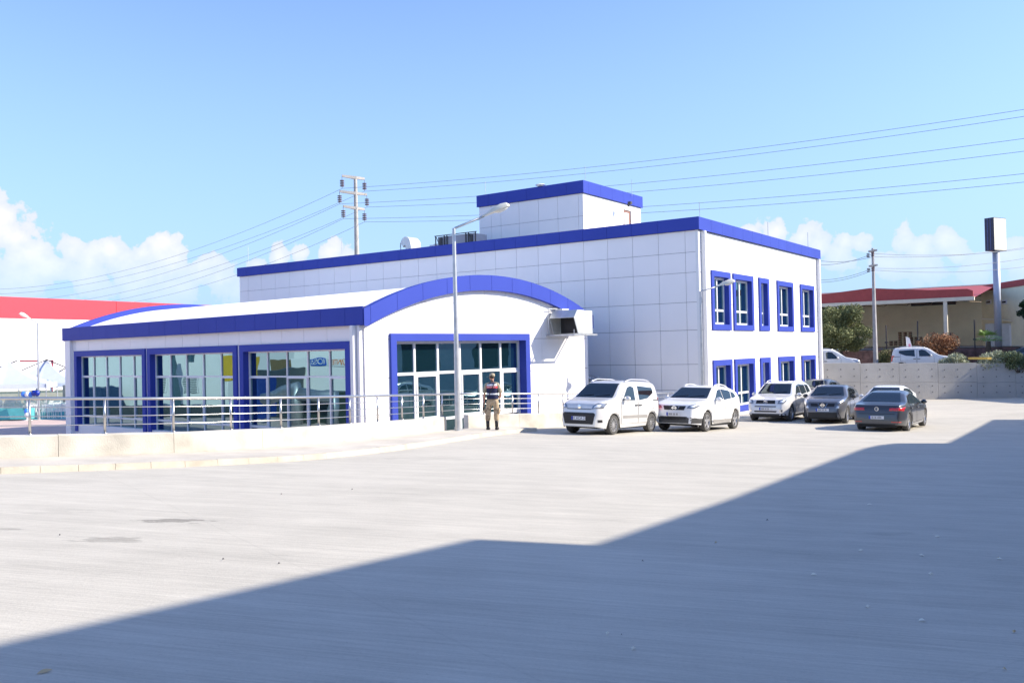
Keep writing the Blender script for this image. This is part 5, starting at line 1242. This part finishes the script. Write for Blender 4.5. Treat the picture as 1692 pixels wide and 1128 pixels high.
def tent(px, d, pk, ev, half, label, rz):
    P = at(px, 600, d); t = thing('pavilion_tent', label, 'tent', (P.x, P.y, GZ), rz, 'white peaked tents on the plaza'); zp = at(px, pk, d).z-GZ; z0 = at(px, ev, d).z-GZ
    n = 8; V = []; Fc = []
    lv_ = [(1,z0),(.72,z0+(zp-z0)*.14),(.45,z0+(zp-z0)*.36),(.22,z0+(zp-z0)*.62),(.08,z0+(zp-z0)*.85),(.0,zp)]
    for f_, z in lv_:
        for (a, b) in ((-1,-1),(0,-1),(1,-1),(1,0),(1,1),(0,1),(-1,1),(-1,0)): V.append((a*half*f_, b*half*f_, z - (.12*f_ if 0 in (a,b) else 0)))
    for i in range(5): Fc += [(i*8+k, i*8+(k+1)%8, (i+1)*8+(k+1)%8, (i+1)*8+k) for k in range(8)]
    MB().add(V, Fc).build('canopy', TENT, t)
    g = MB(); pts = [(-1,-1),(1,-1),(1,1),(-1,1)]
    for (a, b), (c, e) in zip(pts, pts[1:]+pts[:1]): g.add([(a*half,b*half,z0),(c*half,e*half,z0),(c*half,e*half,z0-.3),(a*half,b*half,z0-.3)], [(0,1,2,3)])
    g.build('valance', mat('tent_valance',(.62,.66,.76),.8), t)
    for a, b in pts: MB().tube([(a*half,b*half,0),(a*half,b*half,z0)], .04, 6).build('leg', GALV, t)
tent(14, 60, 596, 634, 2.6, 'white peaked tent at the left edge, nearer of the two', rad(20)); tent(77, 66, 593, 632, 2.6, 'white peaked tent between the lamp and the glass hall', rad(14))
CH = mat('white_plastic', (.78,.78,.76), .5)
def make_chair(label):
    t = thing('plastic_chair', label, 'chair', (0,0,0), 0, 'white plastic chairs on the plaza')
    MB().box((-.23,-.22,.42),(.23,.22,.45)).build('seat', CH, t); g = MB()
    for k in range(5): g.box((-.22+k*.1,.20,.45),(-.16+k*.1,.23,.86))
    g.box((-.23,.20,.84),(.23,.235,.92)).build('backrest', CH, t)
    for a in (-.2,.2):
        for b in (-.18,.2): MB().box((a-.02,b-.02,0),(a+.02,b+.02,.42)).build('leg', CH, t)
    return t
c0 = make_chair('white slatted plastic chair set out on the plaza at the left, one of several rows')
rg = random.Random(9); first = True
for r_ in range(4):
    for k in range(11):
        px = 4 + k*10.5 + rg.uniform(-1.5,1.5); d_ = 58 + r_*2.6
        if r_ == 0 and px < 52: continue
        if 58 < px < 66 and r_ == 0: continue
        P = at(px, 680, d_)
        if first: c0.location = (P.x, P.y, GZ+.03); c0.rotation_euler = (0,0,rg.uniform(-.5,.5)); first = False
        else: dup(c0, (P.x, P.y, GZ+.03), math.pi + rg.uniform(-.6,.6))
CLOTH = mat('turquoise_cloth', (.10,.42,.45), .8, var=.1)
def table(px, d_, label):
    P = at(px, 680, d_); t = thing('draped_table', label, 'table', (P.x, P.y, GZ+.03), rad(10)); MB().box((-.9,-.4,.72),(.9,.4,.76)).build('tabletop', CLOTH, t)
    g = MB(); g.add([(-.9,-.4,.74),(.9,-.4,.74),(.92,-.45,.05),(-.92,-.45,.05)], [(0,1,2,3)]).add([(.9,-.4,.74),(.9,.4,.74),(.92,.42,.05),(.92,-.45,.05)], [(0,1,2,3)]).add([(-.9,-.4,.74),(-.9,.4,.74),(-.92,.42,.05),(-.92,-.45,.05)], [(0,1,2,3)]); g.build('tablecloth', CLOTH, t)
table(9, 57.5, 'leftmost of the turquoise draped tables'); table(29, 57.3, 'turquoise draped table left of the balloon column'); table(96, 60.5, 'turquoise draped table behind the chairs, next to the glass hall')
# balloons
def balloon(px, py, d_, r_, m_, label, grp='blue and white balloons'):
    P = at(px, py, d_); o = MB().ell((0,0,0), (r_,r_,r_*1.15), 14, 10).lathe([(.03,-r_*1.25),(.015,-r_*1.12)], (0,0,0), 8).build('balloon', m_, None, True); o.location = P; tag(o, label, 'balloon', grp)
BB = mat('light_blue_balloon', (.06,.22,.75), .3); DB = mat('dark_blue_balloon', (.01,.03,.30), .3); WB_ = mat('white_balloon', (.8,.8,.8), .3)
for a in ((39,651,.16,BB,'light blue balloon at the left of the cluster'),(45.5,651.5,.18,WB_,'white balloon in the middle of the upper cluster'),(50.5,651.5,.15,BB,'light blue balloon right of the white one'),(44,655.5,.15,BB,'light blue balloon under the white one'),
          (56.5,649.5,.17,DB,'dark blue balloon, left one of the dark pair'),(61,649.5,.17,DB,'dark blue balloon touching the lamp post'),(44,679.5,.16,BB,'light blue balloon low on the stand'),(45.5,685,.18,WB_,'white balloon lowest on the stand')):
    balloon(a[0], a[1], 56.5, a[2], a[3], a[4])
P = at(45, 690, 56.7); t = thing('balloon_stand', 'white upright stand carrying the balloons', 'stand', (P.x, P.y, GZ), 0); MB().tube([(0,0,0),(0,0,at(45,652,56.7).z-GZ)], .05, 8).lathe([(.3,0),(.3,.04),(0,.05)], (0,0,0), 14).build('shaft', CH, t)
P = at(60.5, 660, 60); t = thing('cross_post', 'grey signpost with short boards behind the dark blue balloons', 'signpost', (P.x, P.y, GZ), 0); zt_ = at(60.5,641,60).z-GZ
MB().tube([(0,0,0),(0,0,zt_)], .06, 8).build('shaft', GALV, t); MB().box((-.3,-.05,zt_-.35),(.25,.05,zt_-.12)).build('board', mat('grey_board',(.4,.42,.47),.6), t)
P = at(107, 660, 62); t = thing('stone_pillar', 'slim grey stone pillar left of the glass hall', 'pillar', (P.x, P.y, GZ), 0); MB().box((-.09,-.09,0),(.09,.09,at(107,636,62).z-GZ)).box((-.13,-.13,0),(.13,.13,.2)).build('shaft', mat('grey_stone',(.3,.3,.29),.9,var=.2), t)
P = at(86, 641, 70.5); t = thing('hose_cabinet', 'small red and white cabinet on the boundary wall', 'cabinet', (P.x, P.y, lwz), 0); zc_ = at(86,645,70.5).z
MB().box((-.12,-.1,0),(.12,.1,.42)).build('cabinet', WB_, t); MB().box((.0,-.115,.18),(.13,-.101,.4)).box((.02,-.115,-.0),(.13,-.101,.14)).build('red_panel', REDB, t)
for (a, b, d0_, d1_, lb_) in (((-30,640),(77,594),58,66,'dark cable rising from the left edge to the peak of the farther tent'),((77,594),(125,613),66,62,'dark cable falling from the farther tent peak towards the glass hall'),((-20,614),(28,596),60,60.5,'short dark cable ending at the top of the nearer tent'),((98,614),(125,598),63,62,'thin cable crossing near the hall corner')):
    o = MB().tube([at(*a, d0_), at(*b, d1_)], .045, 5).build('guy_cable', DARKM, None); tag(o, lb_, 'cable')
P = at(86, 600, 65.8); t = thing('small_flag', 'small red pennant beside the peak of the farther tent', 'flag', P, 0); MB().poly([(-.15,0,.25),(.12,0,.25),(.06,0,-.35)], (0,.02,0)).build('cloth', REDB, t)
P0, P1 = at(33,596,68), at(63,596,68); g = MB().tube([P0, P1], .07, 6); tag(g.build('awning_edge', REDB, None), 'thin red awning edge between the two tent peaks', 'awning')
# ---------------------------------------------------------------- surroundings outside the frame (seen only as shade and reflections)
# factory hall to the right: its stepped roofline throws the shade on the yard
PX0 = Vector((9.0, 0, 0)); RZC = math.atan2(B.y, B.x)
sh = [(-40,None)]
seq = [(0,1062),(780,890),(980,900),(1200,826),(1395,752),(1425,741),(1452,735),(1480,732),(1565,732),(1640,693),(1692,693)]
prof = []
for q in seq:
    G = onyard(*q)
    # follow the sun ray from the ground point to the wall plane
    nrm = Vector((B.y,-B.x,0)); tt_ = (PX0-G).dot(nrm)/SV.dot(nrm); Pp = G + SV*tt_; prof.append(((Pp-PX0).dot(B), Pp.z))
print('caster', [(round(a,1), round(b,1)) for a, b in prof])
sN = prof[0][0]; zN = prof[0][1]; zL = prof[-1][1]
pts = [(-45,0,-3),(95,0,-3),(95,0,5.0),(prof[-1][0]+2.5,0,5.0),(prof[-1][0]+2.5,0,zL)] + [(s,0,z) for s, z in prof[::-1]] + [(-45,0,zN)]
fac = thing('factory_hall', 'tall factory hall with stepped roofline to the right of the yard, casting the big shadow', 'building', (PX0.x, PX0.y, 0), RZC)
MB().poly(pts, (0,-12,0)).build('wall', mat('hall_sheet',(.45,.47,.5),.6,var=.05), fac)
zz = 5.0+2.2
MB().box((-40,.001,zz-2.2),(94,.05,zz-1.2)).build('red_band', REDR, fac)
g = MB()
for k in range(16): g.box((-30+k*8,.001,.4),(-26+k*8,.04,4.0))
g.build('window', mat('dark_window',(.03,.035,.04),.2), fac)
# plant and silo to the left, mirrored in the side windows
def reflect_pt(px, py, dist):
    """point at given distance along the mirrored view ray from the hall's side glass"""
    n_ = -B2; o_ = Vector((*HC,0)) + B2*.42; v = ray(px, py).normalized(); t_ = (o_-CAM).dot(n_)/v.dot(n_); H = CAM+v*t_; r_ = v - n_*2*v.dot(n_); return H + r_*dist, H, r_
def block(px0, px1, py0, py1, dist, name, label, cat, m_, thick=3., z0=None):
    a, b = reflect_pt(px0, (py0+py1)/2, dist)[0], reflect_pt(px1, (py0+py1)/2, dist)[0]; zt = reflect_pt((px0+px1)/2, py0, dist)[0].z; zb_ = reflect_pt((px0+px1)/2, py1, dist)[0].z if z0 is None else z0
    c = (a+b)/2; d_ = (b-a); d_.z = 0; wd = d_.length; t = thing(name, label, cat, (c.x, c.y, zb_), math.atan2(d_.y, d_.x))
    perp = Vector((-d_.y, d_.x, 0)).normalized(); away = reflect_pt((px0+px1)/2, 600, dist)[2]; s_ = 1 if perp.dot(away) > 0 else -1
    MB().box((-wd/2,0,0),(wd/2,s_*thick,zt-zb_)).build('casing', m_, t, bevel=.03); return t, wd, s_, zt-zb_
block(60, 385, 560, 700, 34, 'machine_hall', 'large white building left of the yard', 'building', PANEL, 8, GZ)
t, wd, s_, hh_ = silo = block(488, 600, 590, 700, 24, 'silo_unit', 'white tank unit with company signs', 'machine', PANEL, 3, GZ)
dsg = mat('sign_orange', (.75,.22,.05), .5)
# signs read properly in the world, mirrored in the glass
zs_ = reflect_pt(555, 598, 24)[0].z - GZ
q = -s_
def sign_text(txt, x, m2, bg_, wd_):
    MB().box((x-wd_/2, q*.02, zs_-.22),(x+wd_/2, q*.04, zs_+.22)).build('sign_board', bg_, t)
    ang = Matrix(((1,0,0,x),(0,0,-1,q*.05),(0,1,0,zs_),(0,0,0,1))) if q > 0 else Matrix(((1,0,0,x),(0,0,1,q*.05),(0,1,0,zs_),(0,0,0,1)))
    if q > 0: ang = Matrix(((-1,0,0,x),(0,0,1,q*.05),(0,1,0,zs_),(0,0,0,1)))
    text_mesh(txt, .42, 'sign_text', m2, t, ang, .01)
xa = (wd*(.45-.5)); xb = wd*(.72-.5)
sign_text('ROSS', xa, WFRAME, mat('sign_blue',(.01,.10,.5),.5), 1.15); sign_text('\u00dcNTES', xb, dsg, WFRAME, 1.5)
block(392, 402, 590, 650, 23, 'yellow_container', 'yellow machine body left of the yard', 'machine', mat('machine_yellow',(.65,.42,.02),.5), 2, .2)
block(437, 486, 610, 690, 22, 'mirror_dark_block', 'added unseen dark rack left of the yard, mirrored in the hall windows', 'filler', mat('mirror_block_slate',(.05,.065,.07),.5), 1.5, GZ)  # unseen block added to darken the bay nearest the corner
block(506, 583, 648, 700, 17, 'mirror_dark_ground', 'dark green block added as dark ground left of the yard, mirrored in the hall windows', 'machine', mat('mirror_ground_green',(.035,.05,.035),.6), 1.5, GZ)  # stands in for dark ground, added to darken the foot of the reflection
block(292, 297, 565, 700, 31, 'mirror_pipe', 'dark pipe added for reflections on the left white building', 'pipe', mat('pipe_slate',(.06,.12,.16),.5), .4, GZ)  # out of view, added to vary the reflections in the pale panes
block(316, 324, 575, 600, 30, 'wall_fitting', 'dark oval fitting high on the left white building', 'fitting', mat('pipe_slate',(.06,.12,.16),.5), .3, None)
LOUV = mat('louvre_grey', (.22,.26,.26), .6)
for (xa_, xb_, lb_) in ((266,281,'ribbed louvre added for reflections, farther one on the left white building'),(312,334,'ribbed louvre added for reflections, nearer one on the left white building')):
    t, wd, s_, hh_ = block(xa_, xb_, 621, 650, 30, 'mirror_louvre', lb_, 'louvre', PANEL, .2, None)  # louvres added only to break up the mirrored white wall
    g = MB()
    for k in range(9): g.box((-wd/2+.05, -s_*.05, .05+k*hh_/9), (wd/2-.05, -s_*.002, .05+(k+.45)*hh_/9))
    g.build('slats', LOUV, t)
block(128, 175, 640, 700, 30, 'machine_hood', 'dark blue machine low in front of the left white building', 'machine', mat('machine_navy',(.01,.04,.12),.5), 2, GZ)
block(376, 390, 588, 650, 23, 'yellow_container', 'second yellow machine body left of the yard', 'machine', mat('machine_yellow',(.65,.42,.02),.5), 2, .2)
block(416, 436, 622, 668, 20, 'blue_container', 'dark blue container left of the yard', 'container', mat('container_blue',(.01,.04,.25),.5), 2, GZ)
block(452, 512, 594, 618, 30, 'brown_cladding', 'brown clad tower left of the yard', 'building', mat('brown_clad',(.17,.12,.05),.6), 6, None)
for (a, b, r_) in (((448,660),(500,640),.35),((505,650),(560,655),.35)):
    p0, p1 = reflect_pt(*a, 16)[0], reflect_pt(*b, 16)[0]; pm_ = Vector((p1.x,p1.y,GZ))
    o = MB().tube([p0, (p0+p1)/2, p1, p1-Z*.6, pm_], r_, 14).build('steel_duct', GALV, None, True); tag(o, ('bent steel duct seen mirrored in the hall window nearest the corner, nearer one' if a[0] > 480 else 'bent steel duct mirrored left of the first duct in the hall windows'), 'duct', 'steel ducts left of the yard')
# ---------------------------------------------------------------- litter and leaves on the concrete
LEAF = mat('dry_leaf', (.55,.43,.25), .9); PAPER = mat('paper_scrap', (.85,.80,.66), .9)
def scrap(px, py, s, m_, label, name='litter'):
    s = s*(.62 if m_ is DARKM else .8 if m_ is LEAF else 1.15)
    G = onyard(px, py); o = MB().add([(-s,-s*.5,.0),(s*.8,-s*.4,.008),(s,.5*s,.0),(-.7*s,.6*s,.01),(0,0,.018)], [(0,1,4),(1,2,4),(2,3,4),(3,0,4)]).build(name, m_, None)
    o.location = (G.x, G.y, G.z+.006); o.rotation_euler = (0,0,rnd.uniform(0,6)); tag(o, label, 'litter', 'scraps lying on the shaded concrete')
o = onyard(74, 1111); g = MB(); V = []; 
for k in range(9): u_ = k/8; V += [(-.045+.09*u_, .012*math.sin(math.pi*u_)*1.2, .004+.012*math.sin(math.pi*u_)), (-.045+.09*u_, -.012*math.sin(math.pi*u_)*1.2, .004)]
lf = g.add(V, [(2*k,2*k+1,2*k+3,2*k+2) for k in range(8)]).build('fallen_leaf', LEAF, None); lf.location = (o.x,o.y,o.z+.004); lf.rotation_euler = (0,0,.9); tag(lf, 'curled dry leaf on the shaded concrete at the bottom left', 'leaf')
for (px, py, s, m_, lb_) in ((1004,1048,.012,PAPER,'square paper scrap at the bottom centre'),(1047,1073,.014,PAPER,'long paper scrap right of the square one'),(1433,1003,.02,PAPER,'pale scrap in the shade right of centre'),(1524,1026,.02,PAPER,'thin pale scrap below right of centre'),
    (1676,1045,.02,LEAF,'tan scrap close to the right edge'),(1345,950,.022,PAPER,'pale chip in the middle of the shade'),(1422,910,.025,PAPER,'pale chip above the middle of the shade'),(1523,918,.025,PAPER,'pale chip right of the oil mark'),(1538,949,.02,PAPER,'pale chip below the oil mark'),
    (1652,924,.025,PAPER,'pale chip near the right edge, upper one'),(1549,887,.025,PAPER,'pale chip beside the oil mark'),(1062,928,.02,DARKM,'dark speck in the shade near the corner'),(1268,860,.025,DARKM,'dark speck close to the shadow edge'),(1027,1051,.008,DARKM,'dark speck beside the square paper scrap'),
    (1183,897,.02,LEAF,'tan crumb under the shadow edge'),(1437,834,.03,PAPER,'pale chip far up in the shade'),(1660,1107,.018,LEAF,'tan scrap in the bottom right corner'),
    (369,925,.016,DARKM,'dark speck in the sun left of centre'),(461,932,.018,DARKM,'dark speck in the sun near the shadow edge'),(99,885,.016,DARKM,'dark speck beside the grey stain'),(582,809,.02,DARKM,'dark speck in the middle of the sunlit yard'),(465,817,.02,DARKM,'dark speck above the grey stains'),(1650,923,.01,LEAF,'tan crumb near the right edge')):
    scrap(px, py, s, m_, lb_)
